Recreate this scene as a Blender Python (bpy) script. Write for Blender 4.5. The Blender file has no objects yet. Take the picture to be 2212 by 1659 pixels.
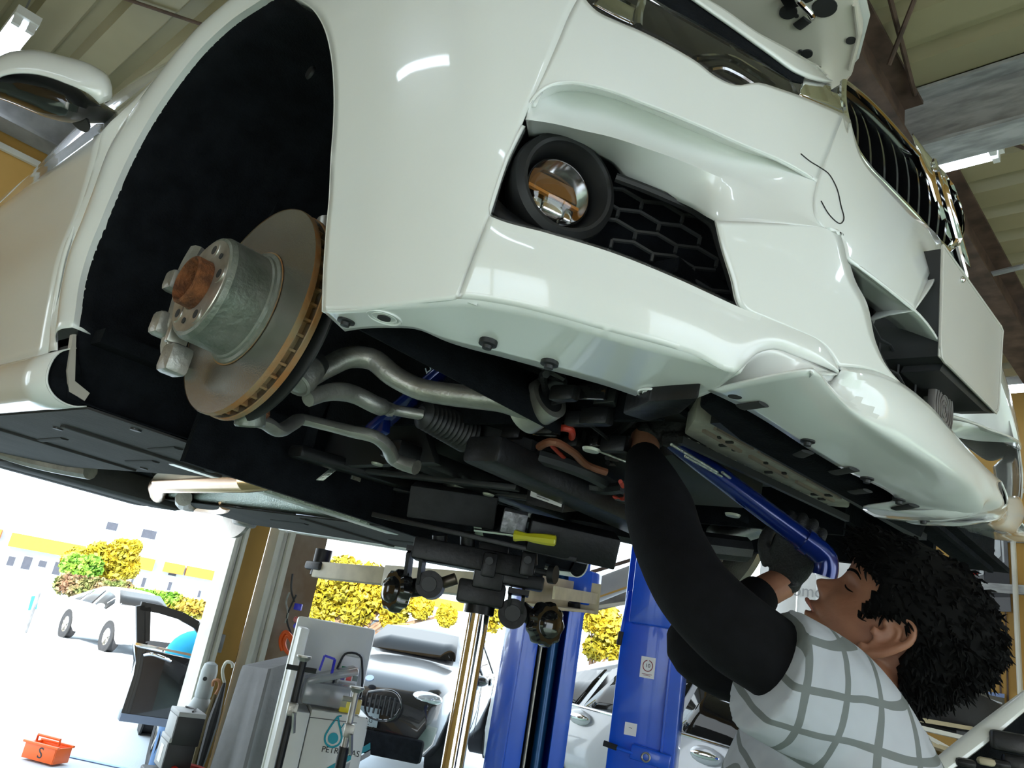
import bpy, bmesh, math, random
import numpy as np
from mathutils import Matrix, Vector
random.seed(7); RNG = np.random.default_rng(7)
S = bpy.context.scene
COL = S.collection

# ------------------------------------------------------------------ camera
FPX = 1700.67537
CR = np.array([[0.7226879963801995, 0.6549989597417468, 0.22067719099432892],
               [-0.048286258696197584, 0.36634385296741895, -0.9292258168034858],
               [-0.6894856757823513, 0.6608846677977664, 0.2963797543030471]])   # rows: right, down, forward, in the frame of the lifted car
CC = np.array([1.2001928760810292, -1.3027700774551543, -0.437510195896748])
UP = np.array([-0.049517835857624634, -0.027969553918195156, 0.9983815342771493])
_z = UP/np.linalg.norm(UP); _x = np.array([1, 0, 0.])-_z[0]*_z; _x /= np.linalg.norm(_x)
MW = np.stack([_x, np.cross(_z, _x), _z])            # lifted car frame -> world rotation
CW = np.array([*(MW@CC)[:2], 1.3]); TW = CW-MW@CC
RW = CR@MW.T
cam = bpy.data.cameras.new('camera'); cam.sensor_width = 36; cam.lens = FPX/2212*36; cam.clip_start = .02; cam.clip_end = 500
camo = bpy.data.objects.new('camera', cam); COL.objects.link(camo)
m4 = Matrix.Identity(4)
for i in range(3):
    m4[i][0] = RW[0][i]; m4[i][1] = -RW[1][i]; m4[i][2] = -RW[2][i]; m4[i][3] = CW[i]
camo.matrix_world = m4
S.camera = camo

# ------------------------------------------------------------------ light
S.view_settings.view_transform = 'Standard'; S.view_settings.look = 'None'
S.view_settings.gamma = 1; S.view_settings.use_curve_mapping = False
S.view_settings.exposure = 0.25
wd = bpy.data.worlds.new('world'); S.world = wd; wd.use_nodes = True
nt = wd.node_tree; nt.nodes.clear()
wo = nt.nodes.new('ShaderNodeOutputWorld'); wb = nt.nodes.new('ShaderNodeBackground')
tc = nt.nodes.new('ShaderNodeTexCoord'); sx = nt.nodes.new('ShaderNodeSeparateXYZ'); rp = nt.nodes.new('ShaderNodeValToRGB')
rp.color_ramp.elements[0].position = .3; rp.color_ramp.elements[0].color = (.86, .95, 1, 1)
rp.color_ramp.elements[1].position = 1; rp.color_ramp.elements[1].color = (.62, .82, 1, 1)
nt.links.new(tc.outputs['Generated'], sx.inputs[0]); nt.links.new(sx.outputs['Z'], rp.inputs[0])
nt.links.new(rp.outputs[0], wb.inputs[0]); nt.links.new(wb.outputs[0], wo.inputs[0])
wb.inputs[1].default_value = 3.2
sun = bpy.data.lights.new('sun', 'SUN'); sun.energy = 13; sun.angle = .06; sun.color = (1, .97, .92)
suno = bpy.data.objects.new('sun', sun); COL.objects.link(suno)
suno.rotation_euler = Vector((-.62, .66, -.44)).to_track_quat('-Z', 'Y').to_euler()     # added low sun through the side windows, for bounce off the floor
LAMP = 12.0      # strength of the fluorescent tubes

# ------------------------------------------------------------------ pixel helpers (photo is 2212 x 1659)
def ray(px, py): return CR.T@np.array([(px-1106)/FPX, (py-829.5)/FPX, 1.])
def pl(px, py, ax, val):
    v = ray(px, py); t = (val-CC[ax])/v[ax]; return CC+t*v
def cx(px, py, v): return pl(px, py, 0, v)
def cy(px, py, v): return pl(px, py, 1, v)
def cz(px, py, v): return pl(px, py, 2, v)
def cd(px, py, d): return CC+d*ray(px, py)
def wray(px, py): return RW.T@np.array([(px-1106)/FPX, (py-829.5)/FPX, 1.])
def W(px, py, d): return CW+d*wray(px, py)
def wp(px, py, ax, val):
    v = wray(px, py); return CW+(val-CW[ax])/v[ax]*v
def wpl(px, py, p0, n):
    v = wray(px, py); n = np.asarray(n, float); return CW+np.dot(np.asarray(p0)-CW, n)/np.dot(v, n)*v
def c2w(P): return MW@np.asarray(P, float)+TW
def w2c(P): return MW.T@(np.asarray(P, float)-TW)

# ------------------------------------------------------------------ materials
MATS = {}
def mat(name, col=(.5, .5, .5), rough=.5, metal=0., coat=0., var=.06, scale=6., bump=0., bscale=60., emit=0., alpha=None, trans=0., spec=.5, col2=None, stretch=None, sheen=0.):
    if name in MATS: return MATS[name]
    m = bpy.data.materials.new(name); m.use_nodes = True; MATS[name] = m
    n = m.node_tree; b = n.nodes['Principled BSDF']; L = n.links.new
    b.inputs['Roughness'].default_value = rough; b.inputs['Metallic'].default_value = metal
    b.inputs['Coat Weight'].default_value = coat; b.inputs['Coat Roughness'].default_value = .04
    b.inputs['Specular IOR Level'].default_value = spec
    if sheen: b.inputs['Sheen Weight'].default_value = sheen
    if trans: b.inputs['Transmission Weight'].default_value = trans; b.inputs['IOR'].default_value = 1.45
    if alpha is not None: b.inputs['Alpha'].default_value = alpha
    t = n.nodes.new('ShaderNodeTexCoord'); mp = n.nodes.new('ShaderNodeMapping')
    if stretch: mp.inputs['Scale'].default_value = stretch
    L(t.outputs['Object'], mp.inputs[0])
    ns = n.nodes.new('ShaderNodeTexNoise'); ns.inputs['Scale'].default_value = scale; ns.inputs['Detail'].default_value = 5
    L(mp.outputs[0], ns.inputs['Vector'])
    r = n.nodes.new('ShaderNodeValToRGB'); c = np.array(col[:3], float)
    c1 = c*(1-var) if col2 is None else np.array(col2[:3], float); c3 = np.minimum(c*(1+var), 1) if col2 is None else c
    r.color_ramp.elements[0].position = .36; r.color_ramp.elements[0].color = (*c1, 1)
    r.color_ramp.elements[1].position = .64; r.color_ramp.elements[1].color = (*c3, 1)
    L(ns.outputs['Fac'], r.inputs[0]); L(r.outputs[0], b.inputs['Base Color'])
    if emit:
        L(r.outputs[0], b.inputs['Emission Color']); b.inputs['Emission Strength'].default_value = emit
    if bump:
        n2 = n.nodes.new('ShaderNodeTexNoise'); n2.inputs['Scale'].default_value = bscale; n2.inputs['Detail'].default_value = 4
        L(mp.outputs[0], n2.inputs['Vector'])
        bp = n.nodes.new('ShaderNodeBump'); bp.inputs['Strength'].default_value = bump; bp.inputs['Distance'].default_value = .01
        L(n2.outputs['Fac'], bp.inputs['Height']); L(bp.outputs[0], b.inputs['Normal'])
    return m

# ------------------------------------------------------------------ shapes: every builder gives (verts, faces)
def J(*ms):
    V = []; F = []; k = 0
    for v, f in ms:
        v = [tuple(map(float, p)) for p in v]; V += v; F += [tuple(i+k for i in q) for q in f]; k += len(v)
    return V, F
def nrm(v): v = np.asarray(v, float); return v/(np.linalg.norm(v)+1e-12)
def frame(d, up=(0, 0, 1)):
    d = nrm(d); a = np.cross(up, d)
    if np.linalg.norm(a) < 1e-3: a = np.cross((1, 0, 0), d)
    a = nrm(a); return a, np.cross(d, a), d
def catmull(P, n):
    P = np.asarray(P, float)
    if len(P) == 2: t = np.linspace(0, 1, n)[:, None]; return P[0]*(1-t)+P[1]*t
    s = np.r_[0, np.cumsum(np.linalg.norm(np.diff(P, axis=0), axis=1)+1e-9)]; s /= s[-1]
    T = np.zeros_like(P); h = np.diff(s)[:, None]; d = np.diff(P, axis=0)/h
    T[1:-1] = (d[:-1]*h[1:]+d[1:]*h[:-1])/(h[:-1]+h[1:]); T[0] = 1.5*d[0]-.5*T[1]; T[-1] = 1.5*d[-1]-.5*T[-2]
    q = np.linspace(0, 1, n); k = np.clip(np.searchsorted(s, q, side='right')-1, 0, len(s)-2)
    u = ((q-s[k])/(s[k+1]-s[k]))[:, None]; hh = (s[k+1]-s[k])[:, None]
    return (2*u**3-3*u**2+1)*P[k]+(u**3-2*u**2+u)*hh*T[k]+(-2*u**3+3*u**2)*P[k+1]+(u**3-u**2)*hh*T[k+1]
def lin(P, n):
    P = np.asarray(P, float); s = np.r_[0, np.cumsum(np.linalg.norm(np.diff(P, axis=0), axis=1)+1e-9)]
    q = np.linspace(0, s[-1], n); return np.stack([np.interp(q, s, P[:, k]) for k in range(P.shape[1])], 1)
def gridf(nu, nv, wrap=False):
    F = []
    for j in range(nv-1):
        for i in range(nu if wrap else nu-1):
            a = j*nu+i; b = j*nu+(i+1) % nu; F.append((a, b, b+nu, a+nu))
    return F
def loft(rows, nu=24, nv=12, cr=True, rr=True):
    """surface through rows of 3D points"""
    g = np.stack([(catmull if cr else lin)(r, nu) for r in rows])
    g = np.stack([(catmull if rr else lin)(g[:, i], nv) for i in range(nu)], 1)
    return [tuple(p) for p in g.reshape(-1, 3)], gridf(nu, nv)
def rings(R, caps=True):
    n = len(R[0]); V = [tuple(p) for r in R for p in r]; F = gridf(n, len(R), True)
    if caps: F.append(tuple(range(n))[::-1]); F.append(tuple(range((len(R)-1)*n, len(R)*n)))
    return V, F
def tube(P, r, n=12, caps=True, flat=1., up=(0, 0, 1), smooth=0):
    P = np.asarray(P, float)
    if smooth:
        rr = np.interp(np.linspace(0, 1, smooth), np.linspace(0, 1, len(P)), np.broadcast_to(r, len(P))); P = catmull(P, smooth); r = rr
    r = np.broadcast_to(r, len(P)); R = []; a0 = None
    for i in range(len(P)):
        d = nrm(P[min(i+1, len(P)-1)]-P[max(i-1, 0)])
        if a0 is None: a, b, _ = frame(d, up)
        else: a = nrm(a0-np.dot(a0, d)*d); b = np.cross(d, a)
        a0 = a
        R.append([P[i]+r[i]*(math.cos(t)*a+flat*math.sin(t)*b) for t in np.arange(n)*2*math.pi/n])
    return rings(R, caps)
def lathe(prof, o=(0, 0, 0), d=(0, 0, 1), n=32, caps=True):
    a, b, d = frame(d); o = np.asarray(o, float)
    return rings([[o+h*d+r*(math.cos(t)*a+math.sin(t)*b) for t in np.arange(n)*2*math.pi/n] for r, h in prof], caps)
def box(c, s, ax=None, bev=0.):
    c = np.asarray(c, float); ax = np.eye(3) if ax is None else np.asarray(ax, float)
    V = []
    for k in range(8):
        q = [(s[i]/2)*(1 if (k >> i) & 1 else -1) for i in range(3)]
        V.append(c+q[0]*ax[0]+q[1]*ax[1]+q[2]*ax[2])
    F = [(0, 2, 3, 1), (4, 5, 7, 6), (0, 1, 5, 4), (2, 6, 7, 3), (0, 4, 6, 2), (1, 3, 7, 5)]
    if not bev: return [tuple(v) for v in V], F
    bm = bmesh.new(); vs = [bm.verts.new(v) for v in V]
    for q in F: bm.faces.new([vs[i] for i in q])
    bmesh.ops.bevel(bm, geom=list(bm.edges), offset=bev, segments=2, profile=.5, affect='EDGES')
    bm.verts.index_update(); o = ([tuple(v.co) for v in bm.verts], [tuple(v.index for v in q.verts) for q in bm.faces]); bm.free(); return o
def box2(a, b, bev=0.): a = np.asarray(a, float); b = np.asarray(b, float); return box((a+b)/2, np.abs(b-a), None, bev)
def bar(a, b, w, h, up=(0, 0, 1), bev=0.):
    a = np.asarray(a, float); b = np.asarray(b, float); x, y, d = frame(b-a, up)
    return box((a+b)/2, (w, h, np.linalg.norm(b-a)), (x, y, d), bev)
def prism(P, e, bev=0.):
    P = [np.asarray(p, float) for p in P]; n = len(P); e = np.asarray(e, float)
    V = P+[p+e for p in P]; F = [tuple(range(n))[::-1], tuple(range(n, 2*n))]+[(i, (i+1) % n, n+(i+1) % n, n+i) for i in range(n)]
    if not bev: return [tuple(v) for v in V], F
    bm = bmesh.new(); vs = [bm.verts.new(v) for v in V]
    for q in F: bm.faces.new([vs[i] for i in q])
    bmesh.ops.bevel(bm, geom=list(bm.edges), offset=bev, segments=2, profile=.5, affect='EDGES')
    bm.verts.index_update(); o = ([tuple(v.co) for v in bm.verts], [tuple(v.index for v in q.verts) for q in bm.faces]); bm.free(); return o
def torus(c, d, R, r, n=32, m=10):
    a, b, d = frame(d); c = np.asarray(c, float)
    return rings([[c+(R+r*math.cos(q))*(math.cos(t)*a+math.sin(t)*b)+r*math.sin(q)*d for t in np.arange(n)*2*math.pi/n] for q in np.arange(m+1)*2*math.pi/m], False)
def ball(c, r, n=16, m=10, ax=None):
    r = np.broadcast_to(r, 3); ax = np.eye(3) if ax is None else np.asarray(ax); c = np.asarray(c, float)
    return rings([[c+r[0]*math.sin(p)*math.cos(t)*ax[0]+r[1]*math.sin(p)*math.sin(t)*ax[1]+r[2]*math.cos(p)*ax[2] for t in np.arange(n)*2*math.pi/n] for p in np.linspace(.02, math.pi-.02, m)])
def _far(x, y, z):
    q = min(1, max(0, (x-.1)/.6)); k = max(0, -y)*q; return (x-q*float(np.interp(-y, [0, .2, .6, 1], [0, .036, .02, .02])), -y, z+.18*k)
def mir(m): return [_far(*p) for p in m[0]], [q[::-1] for q in m[1]]

# ------------------------------------------------------------------ objects
def obj(name, vf, m, parent=None, smooth=True, solid=0., sub=0, bev=0., ang=35):
    me = bpy.data.meshes.new(name); V, F = vf
    me.from_pydata([tuple(map(float, v)) for v in V], [], [tuple(map(int, q)) for q in F]); me.validate(); me.update()
    bm = bmesh.new(); bm.from_mesh(me); bmesh.ops.remove_doubles(bm, verts=bm.verts, dist=2e-5)
    if not solid: bmesh.ops.recalc_face_normals(bm, faces=bm.faces)
    bm.to_mesh(me); bm.free()
    o = bpy.data.objects.new(name, me); COL.objects.link(o)
    if m is not None: me.materials.append(m)
    if parent is not None: o.parent = parent; pi_ = PINV.get(parent.name, Matrix.Identity(4)) if parent.type == 'EMPTY' else Matrix.Identity(4); o.matrix_parent_inverse = pi_
    if smooth:
        me.polygons.foreach_set('use_smooth', [True]*len(me.polygons))
        me.set_sharp_from_angle(angle=math.radians(ang))
    if sub: s = o.modifiers.new('s', 'SUBSURF'); s.levels = sub; s.render_levels = sub
    if solid: s = o.modifiers.new('t', 'SOLIDIFY'); s.thickness = abs(solid); s.offset = -1 if solid > 0 else 1
    if bev: s = o.modifiers.new('b', 'BEVEL'); s.width = bev; s.segments = 2; s.limit_method = 'ANGLE'
    return o
PINV = {}
def thing(name, label, cat, loc=(0, 0, 0), group=None):
    o = bpy.data.objects.new(name, None); COL.objects.link(o); o.location = loc; o.empty_display_size = .1
    PINV[o.name] = Matrix.Translation(Vector([-float(v) for v in loc]))
    return tag(o, label, cat, group)
def tag(o, label, cat, group=None):
    o['label'] = label; o['category'] = cat
    if group: o['group'] = group
    return o
def struct(o): o['kind'] = 'structure'; return o
def text(s, size, depth=.0006):
    cu = bpy.data.curves.new('t', 'FONT'); cu.body = s; cu.size = size; cu.extrude = depth; cu.align_x = 'CENTER'; cu.align_y = 'CENTER'; cu.resolution_u = 3
    o = bpy.data.objects.new('t', cu); COL.objects.link(o)
    dg = bpy.context.evaluated_depsgraph_get(); me = bpy.data.meshes.new_from_object(o.evaluated_get(dg))
    r = ([tuple(v.co) for v in me.vertices], [tuple(p.vertices) for p in me.polygons])
    bpy.data.objects.remove(o); bpy.data.meshes.remove(me); return r
def place(vf, o, x, y):
    """flat local xy shape -> 3D with axes x, y at o"""
    x = np.asarray(x, float); y = np.asarray(y, float); z = nrm(np.cross(x, y)); o = np.asarray(o, float)
    return [tuple(o+p[0]*x+p[1]*y+p[2]*z) for p in vf[0]], vf[1]
# ================================================================== the building
XB, YF, YN, XR, ZC = -4.6, 6.8, -5.6, 5.5, 4.35
m_floor = mat('green floor paint', (.44, .60, .49), .3, var=.14, scale=1.2, bump=.15, bscale=25)
m_ceil = mat('ceiling sheet', (.34, .30, .18), .45, var=.06, scale=2)
m_wall = mat('ochre wall', (.46, .26, .06), .6, var=.08, scale=2)
m_steel = mat('grey steel', (.22, .22, .22), .55, .3, var=.25, scale=5)
m_rust = mat('rusty beam', (.09, .055, .04), .7, var=.4, scale=8)
m_dirtwhite = mat('dirty white paint', (.36, .36, .36), .6, var=.25, scale=7, stretch=(1, 4, 4))
m_track = mat('cream door track', (.62, .60, .52), .45, .1, var=.08, scale=4)
m_brown = mat('rust brown panel', (.17, .10, .05), .7, col2=(.26, .20, .15), scale=3)
m_tube = mat('lit tube', (.78, .88, 1), .4, var=.0, emit=LAMP)
m_white = mat('white enamel', (.78, .78, .76), .35, var=.03)
m_black = mat('black plastic', (.012, .012, .013), .5, var=.2)
m_black2 = mat('black steel', (.008, .008, .009), .42, .1, spec=.35, var=.25, scale=12, bump=.1, bscale=90)
m_chrome = mat('chrome', (.82, .82, .82), .08, 1., var=.02)
m_rubber = mat('tyre rubber', (.02, .02, .022), .75, var=.2, bump=.2)
m_glass = mat('dark glass', (.010, .009, .008), .05, 0., coat=0, var=.05, spec=.35)
m_asph = mat('bright yard concrete', (.55, .60, .64), .8, var=.06, scale=.6, bump=.2)

struct(obj('floor', box2((XB, YN, -.2), (XR, YF, 0)), m_floor, smooth=False))
# ribbed steel deck: each rib is a trapezoid running along the bay
pitch = .32; rows0 = []; y = YN
prof = []
while y < YF:
    prof += [(y, ZC), (y+.17, ZC), (y+.20, ZC+.07), (y+.29, ZC+.07)]; y += pitch
prof.append((YF, ZC))
n = len(prof)
V = [(XB-.1, a, b) for a, b in prof]+[(XR, a, b) for a, b in prof]
ceil = struct(obj('ceiling', (V, [(i, i+1, n+i+1, n+i) for i in range(n-1)]), m_ceil, smooth=False, solid=-.01))
obj('deck_backing', box2((XB-.1, YN, ZC+.12), (XR, YF, ZC+.16)), m_ceil, ceil, smooth=False)
def hbeam(a, b, h, w, m, t=.02):
    a = np.asarray(a, float); b = np.asarray(b, float); u = np.array([0, 0, h/2])
    return J(bar(a, b, t, h), bar(a+u, b+u, w, t), bar(a-u, b-u, w, t))
def wx(px, py, x=XB): return wp(px, py, 0, x)
# beams along the bay and across it
obj('roof_beam', hbeam((-1.6, 2.35, ZC-.2), (XR, 2.35, ZC-.2), .34, .2, m_steel), m_dirtwhite, ceil, smooth=False)
obj('roof_beam', hbeam((-4.5, -1.45, ZC-.16), (XR, -1.45, ZC-.16), .3, .18, m_steel), m_steel, ceil, smooth=False)
obj('cross_beam', hbeam((.02, -5.4, ZC-.22), (.02, YF, ZC-.22), .34, .2, m_rust), m_rust, ceil, smooth=False)
obj('cross_beam', hbeam((-4.45, YN, ZC-.28), (-4.45, YF, ZC-.28), .36, .2, m_steel), m_steel, ceil, smooth=False)
obj('brace_rod', tube([(.25, 1.2, ZC-.02), (.12, 2.2, ZC-.1)], .012, 8), m_rust, ceil)
obj('brace_rod', tube([(-3.2, -.6, ZC-.03), (-2.6, .4, ZC-.03)], .01, 8), m_rust, ceil)
obj('brace_rod', tube([wp(1975, 0, 2, ZC-.03), wp(1920, 140, 2, ZC-.2)], .012, 8), m_rust, ceil)
obj('brace_rod', tube([wp(2080, 268, 2, ZC-.05), wp(2212, 320, 2, ZC-.05)], .01, 8), m_rust, ceil)
obj('brace_rod', tube([wp(2090, 605, 2, ZC-.3), wp(2212, 575, 2, ZC-.3)], .018, 8), m_dirtwhite, ceil)
# back wall with two roller door openings and the pillar between them
LZ = 3.15
wb_ = struct(obj('wall_back', J(box2((XB-.15, YN, LZ), (XB, YF, ZC+.1)), box2((XB-.15, YN, 0), (XB, -5.0, LZ)), box2((XB-.15, -5.0, 0), (XB, -.7, .7)), box2((XB-.15, -3.2, .7), (XB, -.7, LZ)), box2((XB-.15, -5.0, 2.45), (XB, -3.2, LZ)), box2((XB-.1, -4.35, .7), (XB-.02, -4.25, 2.45)), box2((XB-.1, -3.85, .7), (XB-.02, -3.8, 2.45))), m_wall, smooth=False))
def yb(px, py=1400): return wx(px, py)[1]
for (p0, p1, d0, d1, m, nm) in ((419, 449, -.02, .16, m_track, 'door_track'), (453, 516, -.12, .0, m_wall, 'pillar_panel'), (519, 560, -.02, .12, m_track, 'door_track'), (561, 648, -.16, .02, m_brown, 'steel_column')):
    a, b = yb(p0), yb(p1)
    if nm == 'door_track':
        w = (b-a)/3
        vf = J(*[box2((XB+d0, a+i*w+.004, 0), (XB+d1-(.03 if i == 1 else 0), a+(i+1)*w-.004, LZ)) for i in range(3)])
    else: vf = box2((XB+d0, a, 0), (XB+d1, b, LZ))
    obj(nm, vf, m, wb_, smooth=False)
obj('conduit', tube([wx(500, 1185, XB+.03), wx(458, 1390, XB+.03)], .013, 10), m_track, wb_)
obj('switch_box', box(wx(466, 1388, XB+.06), (.08, .09, .13), bev=.006), m_steel, wb_)
obj('wall_duct', box2((XB, -3.4, 3.78), (XB+.03, 1.4, 3.82)), m_track, wb_, smooth=False)
obj('eaves_girder', box2((XB+.02, YN, 3.95), (XB+.12, 4, 4.2)), m_steel, wb_, smooth=False)
# roller shutter drum over the second opening
# far side wall, near wall with openings, front wall
XO = wp(1890, 1250, 1, YF)[0]
wl = struct(obj('wall_left', J(box2((XO, YF, 0), (XR, YF+.15, ZC+.1)), box2((XB, YF, 3.0), (XO, YF+.15, ZC+.1))), m_wall, smooth=False))
obj('door_jamb', box2((XO-.1, YF-.04, 0), (XO, YF+.1, 3.0)), m_track, wl, smooth=False)
obj('wall_rail', box2((-1.2, YF-.03, 2.9), (XR, YF, 2.98)), m_steel, wl, smooth=False)
obj('wall_rail', box2((-1.2, YF-.04, 2.45), (XR, YF, 2.53)), m_dirtwhite, wl, smooth=False)
for px in (2157, 2172): obj('panel_joint', box2((wp(px, 1300, 1, YF)[0]-.006, YF-.012, 0), (wp(px, 1300, 1, YF)[0]+.006, YF, 2.45)), m_rust, wl, smooth=False)
obj('water_pipe', tube([wp(2212, 1060, 1, YF-.05), wp(2190, 1062, 1, YF-.05), wp(2184, 1075, 1, YF-.05), wp(2204, 1500, 1, YF-.05)], .022, 10), m_track, wl)
ZW = 2.0
wn = struct(obj('wall_right', J(box2((XB, YN-.15, ZW), (XR, YN, ZC+.1)), box2((XB, YN-.15, 0), (1.0, YN, ZW)), box2((2.4, YN-.12, 0), (2.5, YN-.02, ZW)), box2((4.4, YN-.15, 0), (XR, YN, ZW))), m_wall, smooth=False))
struct(obj('wall_front', J(box2((XR, YN, 0), (XR+.15, -3.6, ZC)), box2((XR, 3.2, 0), (XR+.15, YF, ZC)), box2((XR, -3.6, ZW), (XR+.15, 3.2, ZC)), box2((XR+.02, -.2, 0), (XR+.12, 0, ZW))), m_wall, smooth=False))

# ------------------------------------------------------------------ fluorescent battens
def batten(loc, label, along=(1, 0, 0), L=1.25, pend=.12):
    x, y, z = loc; t = thing('ceiling_light', label, 'light', (x, y, z), 'fluorescent battens')
    e = np.array(along, float)*L/2; s = np.cross((0, 0, 1), along); p = np.array(loc, float)
    obj('housing', J(bar(p-e*1.04+(0, 0, .05), p+e*1.04+(0, 0, .05), .12, .05), bar(p-e*.9+(0, 0, .09), p+e*.9+(0, 0, .09), .05, .04)), m_white, t, smooth=False)
    for k in (-1, 1):
        q = p+s*k*.035
        obj('tube', tube([q-e*.96, q+e*.96], .016, 10), m_tube, t)
        for h in (-1, 1): obj('lamp_holder', box(q+e*h*.985, (.03, .04, .05)), m_white, t, smooth=False)
    obj('hanger', J(bar(p+e*.6+(0, 0, .1), p+e*.6+(0, 0, ZC-z), .01, .01), bar(p-e*.6+(0, 0, .1), p-e*.6+(0, 0, ZC-z), .01, .01)), m_steel, t, smooth=False)
    return t
p1 = wp(2150, 330, 2, 4.05)
batten((p1[0]-.62, p1[1], 4.05), 'lit twin tube ceiling light just right of the chrome grille')
p2 = wp(2190, 842, 2, 4.05)
batten((p2[0]+.25, p2[1], 4.05), 'far lit ceiling light beside the plain number plate')
p3 = wp(20, 95, 2, 4.0)
batten((p3[0]-.35, p3[1], 4.0), 'lit ceiling light above the white wing mirror')
for i, (x, y) in enumerate(((2.6, -2.0), (-.9, -3.2), (2.4, -4.4), (3.8, 1.6), (-2.6, 4.9))):
    batten((x, y, 4.05), ['lit ceiling light mirrored on the white front wing', 'lit ceiling light mirrored on the bumper flank', 'lit ceiling light by the near windows', 'lit ceiling light over the front of the bay', 'lit ceiling light over the white saloon'][i])
# ================================================================== the lifted white car
car = bpy.data.objects.new('car', None); COL.objects.link(car)
tag(car, 'white car raised overhead with its front wheel off and bonnet ajar', 'car')
mm = Matrix.Identity(4)
for i in range(3):
    for j in range(3): mm[i][j] = MW[i][j]
    mm[i][3] = TW[i]
car.matrix_world = mm
m_paint = mat('white car paint', (.80, .81, .79), .28, coat=1., var=.012, scale=3)
m_liner = mat('arch liner felt', (.006, .007, .009), .9, var=.3, scale=20, bump=.3, bscale=200, spec=.1)
m_tray = mat('undertray plastic', (.026, .024, .024), .8, var=.25, scale=6, bump=.15)
m_alu = mat('cast aluminium', (.36, .35, .32), .42, .75, var=.22, scale=14, bump=.15, bscale=120)
m_blue = mat('blue coated steel', (.005, .02, .16), .22, .3, coat=.6, var=.1)
m_grey = mat('grey bracket', (.030, .031, .033), .5, .2, var=.2)
m_seam = mat('panel gap', (.02, .02, .02), .8)
m_foil = mat('heat shield foil', (.62, .66, .60), .3, .9, var=.1, bump=.5, bscale=160)
m_pipe = mat('exhaust steel', (.70, .46, .28), .2, 1., var=.15, scale=5)

# skin: plan outline and how it draws in with height
PX = np.array([-6, .2, .39, .5, .58, .64, .70, .75, .80, .84, .865, .885, .898, .906, .911, .913])
PY = np.array([.875, .875, .868, .855, .83, .79, .735, .68, .61, .545, .48, .40, .32, .22, .11, 0.])
_t = np.linspace(0, 1, 400); _pc = catmull(np.stack([PX[1:], PY[1:]], 1), 400)
PX2 = np.r_[-6, _pc[:, 0]]; PY2 = np.r_[.875, _pc[:, 1]]
ZT = np.array([-.4, -.12, 0, .1, .2, .3, .4, .5, .6, .75, .9]); DX = np.array([0.02, 0, .0, .015, .04, .072, .115, .18, .26, .41, .57]); DY = np.array([.05, .010, -.008, -.022, -.032, -.038, -.040, -.034, -.018, .025, .10])
_zz = np.linspace(-.4, .9, 600)
_dx = catmull(np.stack([ZT, DX], 1), 600); _dy = catmull(np.stack([ZT, DY], 1), 600)
def inside(P, off):
    z = P[..., 2]; X = P[..., 0]+np.interp(z, _dx[:, 0], _dx[:, 1])+off
    Yh = np.interp(X, PX2, PY2, right=-1)
    return np.abs(P[..., 1]) < Yh-np.interp(z, _dy[:, 0], _dy[:, 1])-off
TS = np.linspace(.35, 3.6, 700)
def us(px, off=0.):
    """photo pixels -> points on the skin, pushed in by off"""
    px = np.asarray(px, float).reshape(-1, 2); off = np.broadcast_to(off, len(px)).astype(float)
    v = np.stack([(px[:, 0]-1106)/FPX, (px[:, 1]-829.5)/FPX, np.ones(len(px))], 1)@CR
    out = np.zeros((len(px), 3))
    for s in range(0, len(px), 4000):
        vv = v[s:s+4000]; of = off[s:s+4000]
        P = CC+TS[None, :, None]*vv[:, None, :]
        ins = inside(P, of[:, None]); k = np.argmax(ins, 1)
        miss = ~ins.any(1)
        if miss.any():   # grazing: take the closest approach
            X = P[..., 0]+np.interp(P[..., 2], _dx[:, 0], _dx[:, 1])
            k[miss] = np.argmin(np.maximum(X, 0)+np.abs(P[..., 1])*.2+(P[..., 1] < -1)*9, 1)[miss]
        a = TS[np.maximum(k-1, 0)]; b = TS[k]
        for _ in range(22):
            m = (a+b)/2; i = inside(CC+m[:, None]*vv, of); b = np.where(i, m, b); a = np.where(i, a, m)
        out[s:s+4000] = CC+b[:, None]*vv
    return out
def u(px, py, off=0.): return us([(px, py)], off)[0]
def patch(rows, offs, nu=30, nv=12, cr=True, rr=True):
    """grid laid between rows of photo points, each vertex put on the skin"""
    g = []
    for r, o in zip(rows, offs):
        o = np.broadcast_to(o, len(r)); q = np.concatenate([np.asarray(r, float), np.asarray(o, float)[:, None]*1000], 1)
        g.append((catmull if cr else lin)(q, nu))
    g = np.stack(g); g = np.stack([(catmull if rr else lin)(g[:, i], nv) for i in range(nu)], 1).reshape(-1, 3)
    return [tuple(p) for p in us(g[:, :2], g[:, 2]/1000)], gridf(nu, nv)
def both(name, vf, m, parent, **k):
    """a part on this side and its mirror image on the other"""
    a = obj(name, vf, m, parent, **k); b = obj(name, mir(vf), m, parent, **k); return a, b

# ---- wings, bumper
ARCH = [(697, 672), (699, 600), (702, 547), (706, 490), (711, 439), (716, 338), (721, 270), (722, 186), (716, 118), (702, 61), (682, 25), (655, 2), (625, -12)]
L1 = [(988, 646), (1022.5, 556), (1057, 466), (1090, 365), (1127, 268), (1143, 228), (1175, 160), (1205, 90), (1235, 20), (1255, -15)]
side = patch([ARCH, [(780, 670), (790, 560), (800, 440), (805, 330), (800, 200), (790, 80), (770, -40), (740, -90)], [(890, 656), (905, 560), (925, 450), (945, 340), (965, 240), (985, 150), (990, 40), (1000, -60)], L1], [.0, 0, 0, 0], 60, 34)
CREST = [(1143, 228), (1165, 200), (1200, 182), (1240, 180), (1300, 192), (1400, 228), (1500, 268), (1600, 312), (1680, 345), (1765, 392)]
HL = [(1255, -15), (1277, 13), (1375, 63), (1435, 92), (1506, 134), (1584, 183), (1635, 178), (1676, 189), (1727, 206), (1772, 224), (1823, 246)]
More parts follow.
